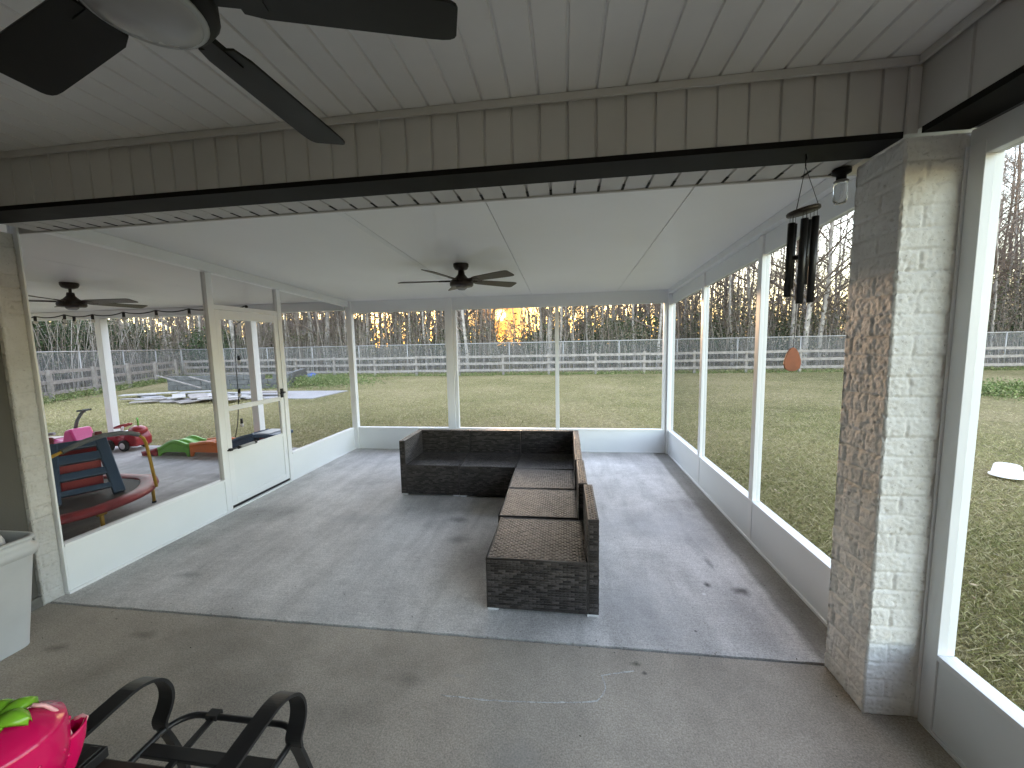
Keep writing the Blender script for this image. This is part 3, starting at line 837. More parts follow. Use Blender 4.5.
for k in range(1, 7):
    a_ = math.radians(180 - 90 * k / 6); fr.append((xa + r + r * math.cos(a_), -.86 - r + r * math.sin(a_), .34))
for k in range(0, 7):
    a_ = math.radians(90 - 90 * k / 6); fr.append((xb - r + r * math.cos(a_), -.86 - r + r * math.sin(a_), .34))
fr += [(xb, -1.15, .337), (xb, -1.36, .335)]
m = MB().tube(fr, .0095, 8); m.build('seat_frame', M['black'], ch)
m = MB().box(-1.285, -.845, -1.0, -.962, .330, .342).box(-1.285, -.845, -1.24, -1.21, .328, .340); m.build('cross_bar', M['black'], ch, .002)
m = MB().bar((-1.165, -.862, .338), (-1.145, -1.34, .334), .02, .008); m.box(-1.185, -1.145, -.872, -.845, .335, .352); m.build('seat_bar', M['black'], ch)
m = MB().tube([(xa, -1.43, .55), (xa + .03, -1.435, .575), (xb - .03, -1.435, .575), (xb, -1.43, .55)], .010, 8)
for k in range(1, 6):
    xx = xa + (xb - xa) * k / 6; m.tube([(xx, -1.435, .575), (xx, -1.38, .45), (xx, -1.345, .345)], .005, 6)
m.build('backrest', M['black'], ch)

# table with the strawberry jug
tb = empty('patio_table', (-1.25, -1.50, 0), 'black slatted metal patio table carrying the pink strawberry jug', 'table')
tx0, tx1, ty0, ty1, tz = -1.66, -.90, -1.80, -1.222, .62
m = MB().box(tx0, tx1, ty1 - .028, ty1, tz - .035, tz).box(tx0, tx1, ty0, ty0 + .028, tz - .035, tz).box(tx0, tx0 + .028, ty0 + .028, ty1 - .028, tz - .035, tz).box(tx1 - .028, tx1, ty0 + .028, ty1 - .028, tz - .035, tz)
m.build('table_rim', M['darkwood'], tb, .003)
m = MB(); k = tx0 + .04
while k < tx1 - .05: m.box(k, k + .038, ty0 + .028, ty1 - .028, tz - .018, tz - .004); k += .046
m.build('table_top', M['darkwood'], tb)
for x in (tx0 + .03, tx1 - .03):
    for y in (ty0 + .03, ty1 - .03):
        MB().tube([(x, y, tz - .02), (x, y, .002)], .014, 8).build('leg', M['black'], tb)
m = MB().box(-1.19, -1.052, -1.272, -1.222 + .004, tz + .002, tz + .026)
m.box(-1.088, -1.060, -1.268, -1.224, tz + .026, tz + .029)
m.build('black_case', M['black'], bevel=.004, label='small flat black case on the table edge beside the strawberry jug', cat='case')

st = empty('strawberry_jug', (-1.105, -1.345, tz), 'glossy pink strawberry shaped jug with green leaves on the table', 'jug')
sx, sy = -1.105, -1.345
def rad(z): # strawberry profile
    t = z / .235
    return .098 * (math.sin(PI * min(1, .16 + .84 * t)) ** .55) if t < .97 else .03
prof = [(0, 0), (.05, 0), (.058, .004)] + [(.060 + .042 * math.sin(PI * (z / .24) * .78 + .05) + .012 * (z / .24), z) for z in [.015 + .012 * i for i in range(17)]] + [(.078, .222), (.060, .236), (.030, .244), (0, .246)]
bd = MB(); n = 40; vs = []; fs = []
for r_, z in prof:
    for k in range(n):
        a_ = 2 * PI * k / n
        rr = r_ * (1 + .012 * noise.noise((math.cos(a_) * 3, math.sin(a_) * 3, z * 20)))
        vs.append((sx + rr * math.cos(a_), sy + rr * math.sin(a_), tz + .001 + z * .88))
for i in range(len(prof) - 1):
    for k in range(n): fs.append((i * n + k, i * n + (k + 1) % n, (i + 1) * n + (k + 1) % n, (i + 1) * n + k))
bd.add(vs, fs, True)
for k in range(16):  # raised seeds
    a_ = random.uniform(0, 2 * PI); z = random.uniform(.03, .19)
    r_ = .060 + .042 * math.sin(PI * (z / .24) * .78 + .05) + .012 * (z / .24)
    bd.ball((sx + r_ * math.cos(a_), sy + r_ * math.sin(a_), tz + z * .88), .0035, .0035, .005, 8, 6)
bo = bd.build('jug_body', M['strawb'], st)
# spout: a cup on the side with a pale rim
rimc = [(.052, .0, .243), (.072, -.003, .230), (.088, -.007, .208), (.099, -.011, .178), (.104, -.013, .148), (.109, -.012, .122), (.120, -.005, .124), (.132, .006, .134), (.138, .018, .140), (.131, .032, .142), (.116, .038, .140)]
RA = math.radians(58); RC, RS = math.cos(RA), math.sin(RA)
m = MB().tube([(sx + a * RC - b * RS, sy + a * RS + b * RC, tz + c * .92) for a, b, c in rimc], .0042, 8); m.build('rim', M['strawrim'], st)
cup = MB(); rings = []
for z, s_ in ((.03, .3), (.06, .62), (.095, .9), (.122, 1.), (.134, 1.02), (.130, .88), (.10, .72), (.07, .4)):
    rings.append([(sx + (.098 + .040 * s_ * math.cos(2 * PI * k / 18)) * RC - (.012 + .034 * s_ * math.sin(2 * PI * k / 18)) * RS, sy + (.098 + .040 * s_ * math.cos(2 * PI * k / 18)) * RS + (.012 + .034 * s_ * math.sin(2 * PI * k / 18)) * RC, tz + z * .92 + .010 * math.cos(2 * PI * k / 18)) for k in range(18)])
loft(cup, rings, True, True, True); cup.build('spout', M['strawb'], st)
def leaf(mb, base, d, L, W, rise):
    d = V(d).normalized(); s = V((-d.y, d.x, 0)); vs = []; fs = []; nu, nv = 8, 6
    for i in range(nu + 1):
        t_ = i / nu; w = W * (math.sin(PI * min(.97, .12 + .86 * t_)) ** .7)
        for j in range(nv + 1):
            q = (j / nv - .5) * 2
            P = V(base) + d * L * t_ + s * w * q + V((0, 0, rise * math.sin(PI * t_ * .7) - .25 * L * t_ * t_ + .010 * (1 - q * q) * 1))
            vs.append(P)
    top = len(vs); vs += [p - V((0, 0, .006)) for p in vs]
    for i in range(nu):
        for j in range(nv):
            a_ = i * (nv + 1) + j
            fs.append((a_, a_ + 1, a_ + nv + 2, a_ + nv + 1)); fs.append((top + a_, top + a_ + nv + 1, top + a_ + nv + 2, top + a_ + 1))
    per = [j for j in range(nv + 1)] + [i * (nv + 1) + nv for i in range(1, nu + 1)] + [nu * (nv + 1) + j for j in range(nv - 1, -1, -1)] + [i * (nv + 1) for i in range(nu - 1, 0, -1)]
    for a_, b_ in zip(per, per[1:] + per[:1]): fs.append((a_, b_, top + b_, top + a_))
    mb.add(vs, fs, True)
for d, L, W, ri in (((.8, -.9, 0), .062, .026, .012), ((1, .25, 0), .075, .024, .018), ((.3, 1, 0), .07, .024, .02), ((-.8, .7, 0), .075, .026, .02), ((-1, -.4, 0), .075, .026, .02), ((-.2, -1, 0), .075, .027, .012)):
    lf = MB(); leaf(lf, (sx - .012, sy, tz + .216), d, L, W, ri); lf.build('leaf', M['leafg'], st)

for part in st.children:
    for vv_ in part.data.vertices: vv_.co = (vv_.co.x * .80, vv_.co.y * .80, vv_.co.z * .97)
    part.data.update()

# ------------------------------------------------------------------ toys on the side patio
tr = empty('trampoline', (-4.62, .92, 0), 'small round trampoline with red padded edge and yellow tube handle', 'trampoline')
tc = V((-4.62, .93, .22)); TR = .74
m = MB(); vs = []; fs = []; n = 40
ring = [(.60, .006), (.61, .022), (.68, .030), (.735, .018), (.745, -.012), (.725, -.030), (.70, -.024), (.62, -.004)]
for k in range(n):
    a_ = 2 * PI * k / n
    wob = .010 * math.sin(7 * a_) + .012 * noise.noise((math.cos(a_) * 3, math.sin(a_) * 3, 2))
    for r_, z in ring: vs.append(tc + V(((r_ + wob) * math.cos(a_), (r_ + wob) * math.sin(a_), z + wob * .6)))
q = len(ring)
for k in range(n):
    for j in range(q): fs.append((k * q + j, k * q + (j + 1) % q, ((k + 1) % n) * q + (j + 1) % q, ((k + 1) % n) * q + j))
MB().add(vs, fs, True).build('pad', M['redpad'], tr)
MB().lathe([(0, .004), (.606, .010), (.606, .004), (0, -.002)], tc, 40, smooth=False).build('mat', M['matnet'], tr)
for k in range(6):
    a_ = math.radians(-8 + 60 * k); p = tc + V((.69 * math.cos(a_), .69 * math.sin(a_), -.02))
    lg = MB().tube([p, (p.x, p.y, .018)], .014, 10)
    lg.tube([p + V((.03 * math.sin(a_), -.03 * math.cos(a_), -.02)), p - V((.03 * math.sin(a_), -.03 * math.cos(a_), .02))], .02, 8)
    lg = lg.build('leg', M['yellowm'], tr)
    MB().tube([(p.x, p.y, .020), (p.x, p.y, .003)], .018, 10).build('foot', M['tyre'], lg)
hx = -4.02
MB().tube([(hx, 1.37, .215), (hx, 1.345, .45), (hx, 1.32, .67), (hx, 1.30, .725), (hx, 1.26, .765)], .0135, 8).build('handle_post', M['yellowm'], tr)
MB().tube([(hx, .44, .215), (hx, .50, .55), (hx, .555, .70), (hx, .61, .735), (hx, .68, .757)], .0135, 8).build('handle_post', M['yellowm'], tr)
MB().tube([(hx, 1.262, .765), (hx, 1.19, .797), (hx, 1.11, .815), (hx, .98, .825), (hx, .86, .810), (hx, .75, .78), (hx, .678, .757)], .021, 12).build('handle_foam', M['greyfoam'], tr)

# toy slide standing on the trampoline
sd = empty('toy_slide', (-4.5, 1.0, .23), 'small navy step ladder and red chute toy slide standing on the trampoline', 'toy slide')
fL, fR = V((-4.36, .80, .235)), V((-4.17, 1.16, .235))
wv = (fR - fL).normalized(); back = V((-wv.y, wv.x, 0))
if back.x > 0: back = -back
tL = fL + back * .26 + wv * .05 + V((0, 0, .50)); tR = fR + back * .26 - wv * .05 + V((0, 0, .50))
m = MB()
for a_, b_ in ((fL, tL), (fR, tR)):
    m.bar(a_, b_, .06, .085, wv)
m.build('side_rail', M['bluep'], sd, .012)
for k, (f, h) in enumerate(((.16, .05), (.42, .07), (.70, .085), (.93, .08))):
    a_ = fL.lerp(tL, f); b_ = fR.lerp(tR, f)
    MB().bar(a_ + wv * .02, b_ - wv * .02, .05, h, (tL - fL)).build('step', M['bluep'], sd, .008)
# sweeping side skirt of the ladder
m = MB()
m.bar(tL + back * .05 + V((0, 0, .01)), tL + back * .05 + V((0, 0, .06)), .05, .05, wv); m.build('hand_grip', M['maroonp'], sd, .01); m = MB(); m.bar(tR + back * .05 + V((0, 0, .01)), tR + back * .05 + V((0, 0, .06)), .05, .05, wv)
m.build('hand_grip', M['maroonp'], sd, .01)
c0 = (tL + tR) / 2 + back * .04; m = MB()
ch_ = [c0 + V((0, 0, -.02)), c0 + back * .12 + V((0, 0, -.03)), c0 + back * .32 + V((0, 0, -.20)), c0 + back * .52 + V((0, 0, -.38)), c0 + back * .66 + V((0, 0, -.47)), c0 + back * .78 + V((0, 0, -.485))]
prof2 = [(-.16, -.01), (.16, -.01), (.16, .07), (.135, .07), (.13, .012), (-.13, .012), (-.135, .07), (-.16, .07)]
m.sweep(ch_, [(a_, -b_) for a_, b_ in prof2] if False else prof2, wv); m.build('chute', M['redplastic'], sd)
m = MB().obox((fL + fR) / 2 + back * .20 + V((0, 0, .20)), wv * .135, back * .012, V((0, 0, .19))); m.build('back_panel', M['redplastic'], sd, .01)
m = MB()
m.obox((fL + fR) / 2 + back * .55 - wv * .20 + V((0, 0, .13)), back * .10, wv * .06, V((0, 0, .12))); m.build('chute_support', M['bluep'], sd, .02)

# pink push car
pk = empty('push_car', (-7.3, 2.95, 0), 'pink toddler push car with a long grey handle', 'toy car')
px, py = -7.35, 2.95
body = [(-.30, .10), (-.28, .26), (-.12, .30), (-.05, .27), (.05, .27), (.10, .42), (.20, .45), (.26, .30), (.30, .24), (.30, .10)]
MB().prism([(px + a_, b_) for a_, b_ in body], 'y', py - .14, py + .14).build('body', M['pinkp'], pk, .03)
MB().prism([(px - .55, .22), (px - .50, .28), (px - .1, .30), (px - .1, .26)], 'y', py - .16, py + .10).build('hood', M['maroonp'], pk, .015)
MB().tube([(px - .62, py - .14, .30), (px - .45, py - .1, .33), (px - .20, py - .05, .36)], .022, 10).build('bumper_bar', M['greyp'], pk)
MB().tube([(px + .10, py, .40), (px + .16, py, .55), (px + .24, py + .01, .66), (px + .31, py + .01, .705)], .020, 10).tube([(px + .31, py - .09, .705), (px + .37, py, .715), (px + .31, py + .09, .705), (px + .31, py - .09, .705)], .014, 8).build('push_handle', M['greyfoam'], pk)
for dx in (-.18, .2):
    for dy in (-.15, .15):
        MB().lathe([(0, -.02), (.07, -.02), (.08, -.012), (.08, .012), (.07, .02), (0, .02)], (px + dx, py + dy, .082), 20, 'y').build('wheel', M['tyre'], pk)
cb = MB().box(-7.95, -7.62, 2.55, 2.80, .003, .19); cb.box(-7.95, -7.62, 2.55, 2.68, .1905, .193)
cb.build('cardboard_box', simple('brown_card', (.36, .27, .17), .85, .1), bevel=.004, label='small tan cardboard box beside the pink push car', cat='box')

# red toy car
rc = empty('toy_car', (-6.9, 3.42, 0), 'red ride on toy car with white wheels by the lawn edge', 'toy car')
rx, ry = -6.93, 3.40
bp = [(-.28, .07), (-.30, .20), (-.20, .25), (-.06, .25), (-.02, .21), (.06, .21), (.10, .27), (.24, .30), (.30, .20), (.29, .07)]
MB().prism([(rx + a_, b_) for a_, b_ in bp], 'y', ry - .13, ry + .13).build('body', M['redplastic'], rc, .03)
MB().ball((rx + .20, ry, .31), .13, .11, .075, 18, 10).build('seat_back', M['redplastic'], rc)
MB().tube([(rx - .12, ry, .24), (rx - .08, ry, .36)], .016, 8).build('steering_column', M['white_tub'], rc)
m = MB(); vs = [(rx - .07 + .09 * math.cos(k * PI / 10) * .9, ry + .11 * math.sin(k * PI / 10), .375 + .03 * math.cos(k * PI / 10)) for k in range(21)]
m.tube(vs, .014, 8); m.tube([vs[5], vs[15]], .01, 6); m.build('steering_wheel', M['redplastic'], rc)
MB().box(rx - .16, rx - .04, ry - .134, ry + .134, .235, .28).build('dash', M['white_tub'], rc, .01)
MB().tube([(rx + .21, ry, .37), (rx + .20, ry + .01, .46), (rx + .18, ry + .02, .50)], [.012, .010, .016], 8).build('lever', M['greenp'], rc)
for dx in (-.17, .10):
    for dy in (-.15, .15):
        w = MB().lathe([(0, -.025), (.075, -.025), (.088, -.015), (.088, .015), (.075, .025), (0, .025)], (rx + dx, ry + dy, .09), 22, 'y').build('wheel', M['tyre'], rc)
        MB().lathe([(0, -.032), (.045, -.031), (.048, -.026), (.048, .026), (.045, .031), (0, .032)], (rx + dx, ry + dy, .09), 18, 'y').build('hubcap', M['white_tub'], w)

# wavy ride on track
tk = empty('ride_track', (-5.2, 3.12, 0), 'wavy toy coaster track of green, orange and navy pieces on the side patio', 'toy track')
def track(name, xs, hs, mat, y0=2.92, y1=3.24, sub=None):
    prof = [(-.16, -.02), (.16, -.02), (.16, .035), (.13, .035), (.12, .0), (.04, .0), (.035, .018), (-.035, .018), (-.04, .0), (-.12, .0), (-.13, .035), (-.16, .035)]
    y0 += .12; y1 += .12; yc = (y0 + y1) / 2
    pts = [(x, yc, h) for x, h in zip(xs, hs)]
    m = MB().sweep(pts, prof, (0, -1, 0), True)
    # skirts down to the ground on both sides
    for y in (y0 + .012, y1 - .012):
        up = [(x, h - .01) for x, h in zip(xs, hs)]
        lo = [(x, .004 if (i < 2 or i > len(xs) - 3) else min(.07, h * .4)) for i, (x, h) in enumerate(zip(xs, hs))]
        m.prism(up + lo[::-1], 'y', y - .011, y + .011)
    return m.build(name, mat, tk)
def wave(x0, x1, h0, h1, bump, n=18):
    xs = [x0 + (x1 - x0) * i / n for i in range(n + 1)]
    return xs, [h0 + (h1 - h0) * i / n + bump * math.sin(PI * i / n) ** 2 for i in range(n + 1)]
track('ramp', *wave(-6.26, -6.0, .03, .09, 0, 6), M['redplastic'])
track('track_piece', *wave(-5.98, -5.46, .10, .16, .08), M['greenp'])
track('track_piece', *wave(-5.44, -4.86, .17, .17, .03), M['orangep'])
track('track_piece', *wave(-4.84, -4.40, .18, .33, .02), M['bluep'])
m = MB().box(-4.39, -4.02, 3.02, 3.38, .30, .35); m.build('platform', M['bluep'], tk, .012)
m = MB().box(-4.36, -4.14, 3.04, 3.36, .351, .362); m.build('platform_mat', M['greyp'], tk, .004)
m = MB().box(-4.33, -4.06, 3.06, 3.34, .004, .298); m.build('platform_base', M['maroonp'], tk, .02)

# ------------------------------------------------------------------ fences
bf = empty('rail_fence', (0, 19, GZ), 'weathered three rail wooden fence along the back of the lawn', 'fence', 'wooden rail fences round the lawn')
def rail_fence(root, a, b, step, first=0.):
    a = V(a); b = V(b); L = (b - a).length; d = (b - a) / L; n = V((-d.y, d.x, 0)); k = first; ps = []
    while k <= L + .01: ps.append(a + d * k); k += step
    for p in ps:
        h = 1.12 + random.uniform(-.04, .04); lean = V((random.uniform(-.02, .02), random.uniform(-.02, .02), 0))
        MB().bar(p + V((0, 0, GZ - .1)), p + lean + V((0, 0, GZ + h)), .11, .11, n).build('post', M['fencewood'], root)
    for p, q in zip(ps[:-1], ps[1:]):
        for z in (.27, .64, 1.01):
            j = random.uniform(-.015, .015); j2 = random.uniform(-.015, .015)
            MB().bar(p - n * .075 + V((0, 0, GZ + z + j)), q - n * .075 + V((0, 0, GZ + z + j2)), .032, .125).build('rail', M['fencewood'], root)
rail_fence(bf, (-22.82, 19.1, 0), (38., 18.9, 0), 2.44)
sfence = empty('rail_fence', (-18, 11, GZ), 'weathered three rail wooden fence running towards the house past the loose boards', 'fence', 'wooden rail fences round the lawn')
rail_fence(sfence, (-22.82, 18.98, 0), (-13.5, 1.2, 0), 2.44, .9)
def chain_fence(label, a, b, h=1.72):
    a = V(a); b = V(b); L = (b - a).length; d = (b - a) / L
    root = empty('chain_link_fence', a, label, 'fence', 'chain link fences in front of the woods')
    MB().tube([a + V((0, 0, GZ + h)), b + V((0, 0, GZ + h))], .026, 8).build('top_rail', M['galv'], root)
    k = 0
    while k < L:
        p = a + d * k
        MB().tube([p + V((0, 0, GZ - .1)), p + V((0, 0, GZ + h + .03))], .027, 8).build('post', M['galv'], root); k += 3.05
    MB().add([a + V((0, 0, GZ + .02)), b + V((0, 0, GZ + .02)), b + V((0, 0, GZ + h)), a + V((0, 0, GZ + h))], [(0, 1, 2, 3)]).build('weave', M['chain'], root, fixn=False)
chain_fence('galvanised chain link fence behind the rail fence at the back of the lawn', (-24.5, 20.5, 0), (39, 20.3, 0))
chain_fence('galvanised chain link fence behind the rail fence that nears the house', (-24.5, 20.45, 0), (-14.6, .6, 0))

# ------------------------------------------------------------------ yard things
def block_wall(name, a, b, h, label, t=.2):
    a = V(a); b = V(b); root = empty(name, (a + b) / 2, label, 'block wall'); d = (b - a).normalized(); L = (b - a).length
    m = MB(); rows = int(h / .2 + .5)
    for j in range(rows):
        k = -.2 * (j % 2)
        while k < L:
            if not (j == rows - 1 and random.random() < .18):
                p = a + d * max(0, k); q = a + d * min(L, k + .392); o = V((random.uniform(-.01, .01), random.uniform(-.01, .01), GZ + .1 + .2 * j))
                if (q - p).length > .05: m.bar(p + o, q + o, t, .192)
            k += .4
    m.build('blockwork', M['block'], root, .006)
block_wall('garden_wall', (-16.6, 12.6, 0), (-11.9, 13.3, 0), .70, 'low dark block wall with a pale coping behind the stacked boards')
block_wall('garden_wall', (-11.8, 13.4, 0), (-13.9, 17.6, 0), .55, 'low dark block wall running back towards the blue tarp')
B(-12.4, -8.2, 9.9, 12.0, GZ - .1, GZ + .03).build('concrete_pad', M['pad'], kind='structure')
for k in range(26):
    a_ = random.uniform(-.8, .8); L = random.uniform(.9, 2.0)
    c = V((random.uniform(-15.2, -10.6), random.uniform(9.0, 10.8), GZ + .04 + .04 * (k % 4)))
    d = V((math.cos(a_), math.sin(a_), random.uniform(-.02, .05)))
    pb = MB().bar(c - d * L / 2, c + d * L / 2, random.uniform(.18, .55), .03)
    pb.build('loose_board', (M['plank'], M['fencewood'], M['pad'])[k % 3], bevel=.004, label=('bleached grey board', 'brown weathered board', 'pale cement board')[k % 3] + ' in the low debris pile before the block wall', cat='board', group=('bleached boards in the pile', 'brown boards in the pile', 'cement boards in the pile')[k % 3])
for k, (x, y, a_, L) in enumerate(((-14.6, 11.2, .35, 2.2), (-13.5, 11.3, .25, 1.6))):
    d = V((math.cos(-a_), math.sin(-a_) * .2, -.22))
    MB().bar(V((x, y, GZ + .5)) - d * L / 2, V((x, y, GZ + .5)) + d * L / 2, .04, .04).build('leaning_pole', M['fencewood'], label='pale pole leaning over the board pile against the block wall', cat='pole', group='poles leaning over the board pile')
m = MB().ball((-14.0, 18.2, GZ + .10), .42, .3, .2, 22, 12)
m.v = [(x, y, max(GZ, z + .10 * noise.noise((x * 3, y * 3, z * 3)))) for x, y, z in m.v]
m.build('tarp_bundle', M['bluetarp'], label='crumpled blue tarp bundle at the foot of the back fence', cat='tarp')

tub = MB().lathe([(.135, 0), (.140, .004), (.140, .012), (.122, .02), (.105, .12), (.092, .135), (.0, .14)], (5.02, 3.20, GZ + .04), 32)
tub.build('plastic_tub', M['white_tub'], label='upturned white plastic tub lying on the lawn outside the porch screen', cat='tub')

# distant house behind the trees
dh = empty('neighbour_house', (-34, 46, GZ), 'pale house with brown roof half hidden by the trees', 'house')
B(-40, -28, 44, 52, GZ, 3.0).build('wall', M['siding'], dh)
MB().prism([(43.2, 2.95), (52.8, 2.95), (48, 5.4)], 'x', -40.6, -27.4).build('roof', M['shingle'], dh)
for x in (-38, -33.5, -30.5): B(x, x + 1.2, 43.95, 44.02, 1.0, 2.3).build('window', M['winglass'], dh)

# ------------------------------------------------------------------ trees
def tree_proto(seed, H, r0, lean, spread, nb, first):
    r = random.Random(seed)
    tk = MB(); br = MB()
    pts = []; rs = []
    x = y = 0.; N = 9
    for i in range(N + 1):
        f = i / N; pts.append(V((x + lean * f * H, y, H * f))); rs.append(max(.012, r0 * (1 - .86 * f) * (1.25 if i == 0 else 1)))
        x += r.uniform(-.10, .10) * H / 12; y += r.uniform(-.10, .10) * H / 12
    tk.tube(pts, rs, 6, True, False)
    def at(f):
        k = min(N - 1, int(f * N)); g = f * N - k
        return pts[k].lerp(pts[k + 1], g), rs[k] + (rs[k + 1] - rs[k]) * g
    def limb(p, d, L, rad, lev):
        n = 4 if lev < 2 else 2; q = [p]; rr = [rad]; dd = d.copy()
        for i in range(n):
            dd = (dd + V((r.uniform(-.28, .28), r.uniform(-.28, .28), r.uniform(-.08, .28)))).normalized()
            q.append(q[-1] + dd * L / n); rr.append(max(.004, rad * (1 - .85 * (i + 1) / n)))
        br.tube(q, rr, 4 if lev == 0 else 3, True, False)
        if lev >= 2: return
        kids = r.randint(5, 7) if lev == 0 else r.randint(3, 5)
        for c in range(kids):
            f = r.uniform(.22, 1.); k = min(n - 1, int(f * n)); pp = q[k].lerp(q[k + 1], f * n - k)
            a, b = frame_axes(dd); t = r.uniform(0, 2 * PI)
            nd = (dd * r.uniform(.4, .9) + (a * math.cos(t) + b * math.sin(t)) * .8 + V((0, 0, .25))).normalized()
            limb(pp, nd, L * r.uniform(.35, .6), max(.005, rr[k] * .55), lev + 1)
    for b in range(nb):
        f = first + (1 - first) * (b + r.random()) / nb
        p, rad = at(min(f, .99)); t = r.uniform(0, 2 * PI)
        up = r.uniform(.25, 1.0)
        d = V((math.cos(t), math.sin(t), up)).normalized()
        limb(p, d, spread * H * (1.05 - .75 * f) * r.uniform(.7, 1.25), max(.012, rad * .6), 0)
    def mesh(mb, nm, mt):
        me = bpy.data.meshes.new(nm); me.from_pydata(mb.v, [], mb.f); me.polygons.foreach_set('use_smooth', mb.sm); me.materials.append(mt); me.update(); return me
    return tk, br, mesh
protos = []
specs = [(1, 12, .085, .00, .26, 22, .14), (2, 13, .095, .03, .24, 23, .16), (3, 10.5, .065, -.02, .22, 20, .12), (4, 9, .055, .04, .20, 19, .10), (5, 14, .11, -.01, .30, 24, .16), (6, 8, .045, -.05, .20, 18, .10), (7, 11, .07, .02, .25, 22, .08), (8, 7, .040, .07, .22, 17, .12)]
for s in specs:
    tkm, brm, mk = tree_proto(*s)
    protos.append((mk(tkm, 'trunk', M['bark1'] if s[0] % 2 else M['bark2']), mk(brm, 'branches', M['twig'])))
placed = []
def put_tree(x, y, k, sc, rot, label, group):
    o = bpy.data.objects.new('bare_tree', None); col.objects.link(o); o.location = (x, y, GZ - .05); o.rotation_euler = (0, 0, rot); o.scale = (sc, sc, sc * random.uniform(.9, 1.12)); o.empty_display_size = .2
    tag(o, label, 'tree', group)
    for nm, me in (('trunk', protos[k][0]), ('branches', protos[k][1])):
        c = bpy.data.objects.new(nm, me); col.objects.link(c); c.parent = o
SUN_AZ, SUN_EL = math.radians(-9.25), math.radians(4.13)
TAZ = math.tan(SUN_AZ)
def in_sun_lane(x, y, w=.30):
    # the narrow gap in the woods through which the low sun reaches the pillar, and a smaller one in front of the sun
    return abs(x - (1.21 + TAZ * (y + .1))) < w * 3 or abs(x - TAZ * (y + 1.9)) < w * 2.0
rt = random.Random(5); cnt = 0
while cnt < 252:
    y = 21.4 + abs(rt.gauss(0, 1)) * 7; x = rt.uniform(-30, 46)
    if y > 48: continue
    if any((x - a) ** 2 + (y - b) ** 2 < .8 for a, b in placed): continue
    if in_sun_lane(x, y): continue
    if x < -24 and y < 24: continue
    placed.append((x, y)); cnt += 1
    k = rt.randrange(8)
    lab = ('bare pale trunked tree in the woods behind the back fence', 'bare brown trunked tree in the woods behind the back fence')[0 if specs[k][0] % 2 else 1]
    put_tree(x, y, k, rt.uniform(.85, 1.45), rt.uniform(0, 6.28), lab, ('pale bare trees of the back woods', 'brown bare trees of the back woods')[0 if specs[k][0] % 2 else 1])
cnt = 0
while cnt < 48:
    f = rt.uniform(-.1, 1.1); o = rt.uniform(1.2, 13)
    x = -24.3 + 9.7 * f - o * .89; y = 19.6 - 19 * f - o * .45
    if any((x - a) ** 2 + (y - b) ** 2 < 1. for a, b in placed): continue
    placed.append((x, y)); cnt += 1
    k = rt.choice([2, 3, 5, 6, 7, 0])
    lab = ('bare pale trunked tree in the thicket behind the fence on the board pile side', 'bare brown trunked tree in the thicket behind the fence on the board pile side')[0 if specs[k][0] % 2 else 1]
    put_tree(x, y, k, rt.uniform(.6, 1.0), rt.uniform(0, 6.28), lab, ('pale bare trees of the side thicket', 'brown bare trees of the side thicket')[0 if specs[k][0] % 2 else 1])

# ------------------------------------------------------------------ thickets (nobody could count their stems and leaves)
def stems_mesh(P, H, lean, r):
    """three sided bent stems"""
    n = len(P); segs = 4
    ang = rng.uniform(0, 2 * np.pi, n); ld = np.stack([np.cos(ang), np.sin(ang)], 1) * lean[:, None]
    bend = rng.normal(0, .10, (n, 2)) * H[:, None]
    V_ = np.zeros((n, segs + 1, 3, 3), np.float32)
    for s in range(segs + 1):
        f = s / segs
        c = np.stack([P[:, 0] + ld[:, 0] * f * H + bend[:, 0] * f * f, P[:, 1] + ld[:, 1] * f * H + bend[:, 1] * f * f, GZ + H * f], 1)
        for k in range(3):
            a = 2 * np.pi * k / 3; rr = r * (1 - .75 * f)
            V_[:, s, k, 0] = c[:, 0] + np.cos(a) * rr; V_[:, s, k, 1] = c[:, 1] + np.sin(a) * rr; V_[:, s, k, 2] = c[:, 2]
    base = np.arange(n)[:, None] * (segs + 1) * 3
    F = []
    for s in range(segs):
        for k in range(3):
            k2 = (k + 1) % 3
            F.append(np.array([s * 3 + k, s * 3 + k2, (s + 1) * 3 + k2, (s + 1) * 3 + k]))
    F = np.stack(F)[None] + base[:, :, None]
    return V_.reshape(-1, 3), F.reshape(-1)
def leaves_mesh(C, size, flat=0.):
    n = len(C)
    u = rng.normal(size=(n, 3)); u /= np.linalg.norm(u, axis=1)[:, None]
    w = rng.normal(size=(n, 3)); w -= u * (u * w).sum(1)[:, None]; w /= np.linalg.norm(w, axis=1)[:, None]
    s = size[:, None]
    Q = np.stack([C - u * s, C + w * s * .5, C + u * s, C - w * s * .5], 1)
    return Q.reshape(-1, 3), np.arange(n * 4)
def stuff(name, me, label=None):
    o = bpy.data.objects.new(name, me); col.objects.link(o); o['kind'] = 'stuff'
    if label: o['label'] = label
    return o
def back_pts(n, y0, y1, x0=-27, x1=48):
    return np.stack([rng.uniform(x0, x1, n), y0 + (y1 - y0) * rng.random(n) ** 1.4], 1)
def side_pts(n, o0, o1):
    f = rng.uniform(-.12, 1.25, n); o = o0 + (o1 - o0) * rng.random(n) ** 1.3
    return np.stack([-24.3 + 9.7 * f - o * .89, 19.6 - 19 * f - o * .45], 1)
def height_field(P, base, var, sc=.25):
    return np.array([base + var * noise.noise((x * sc, y * sc, 5.)) for x, y in P])
def lane_cut(P, H, w=.42):
    a = np.minimum(np.abs(P[:, 0] - (1.21 + TAZ * (P[:, 1] + .1))), np.abs(P[:, 0] - TAZ * (P[:, 1] + 1.9)))
    return np.where(a < w, np.minimum(H, 1.7 + .9 * rng.random(len(H))), H)
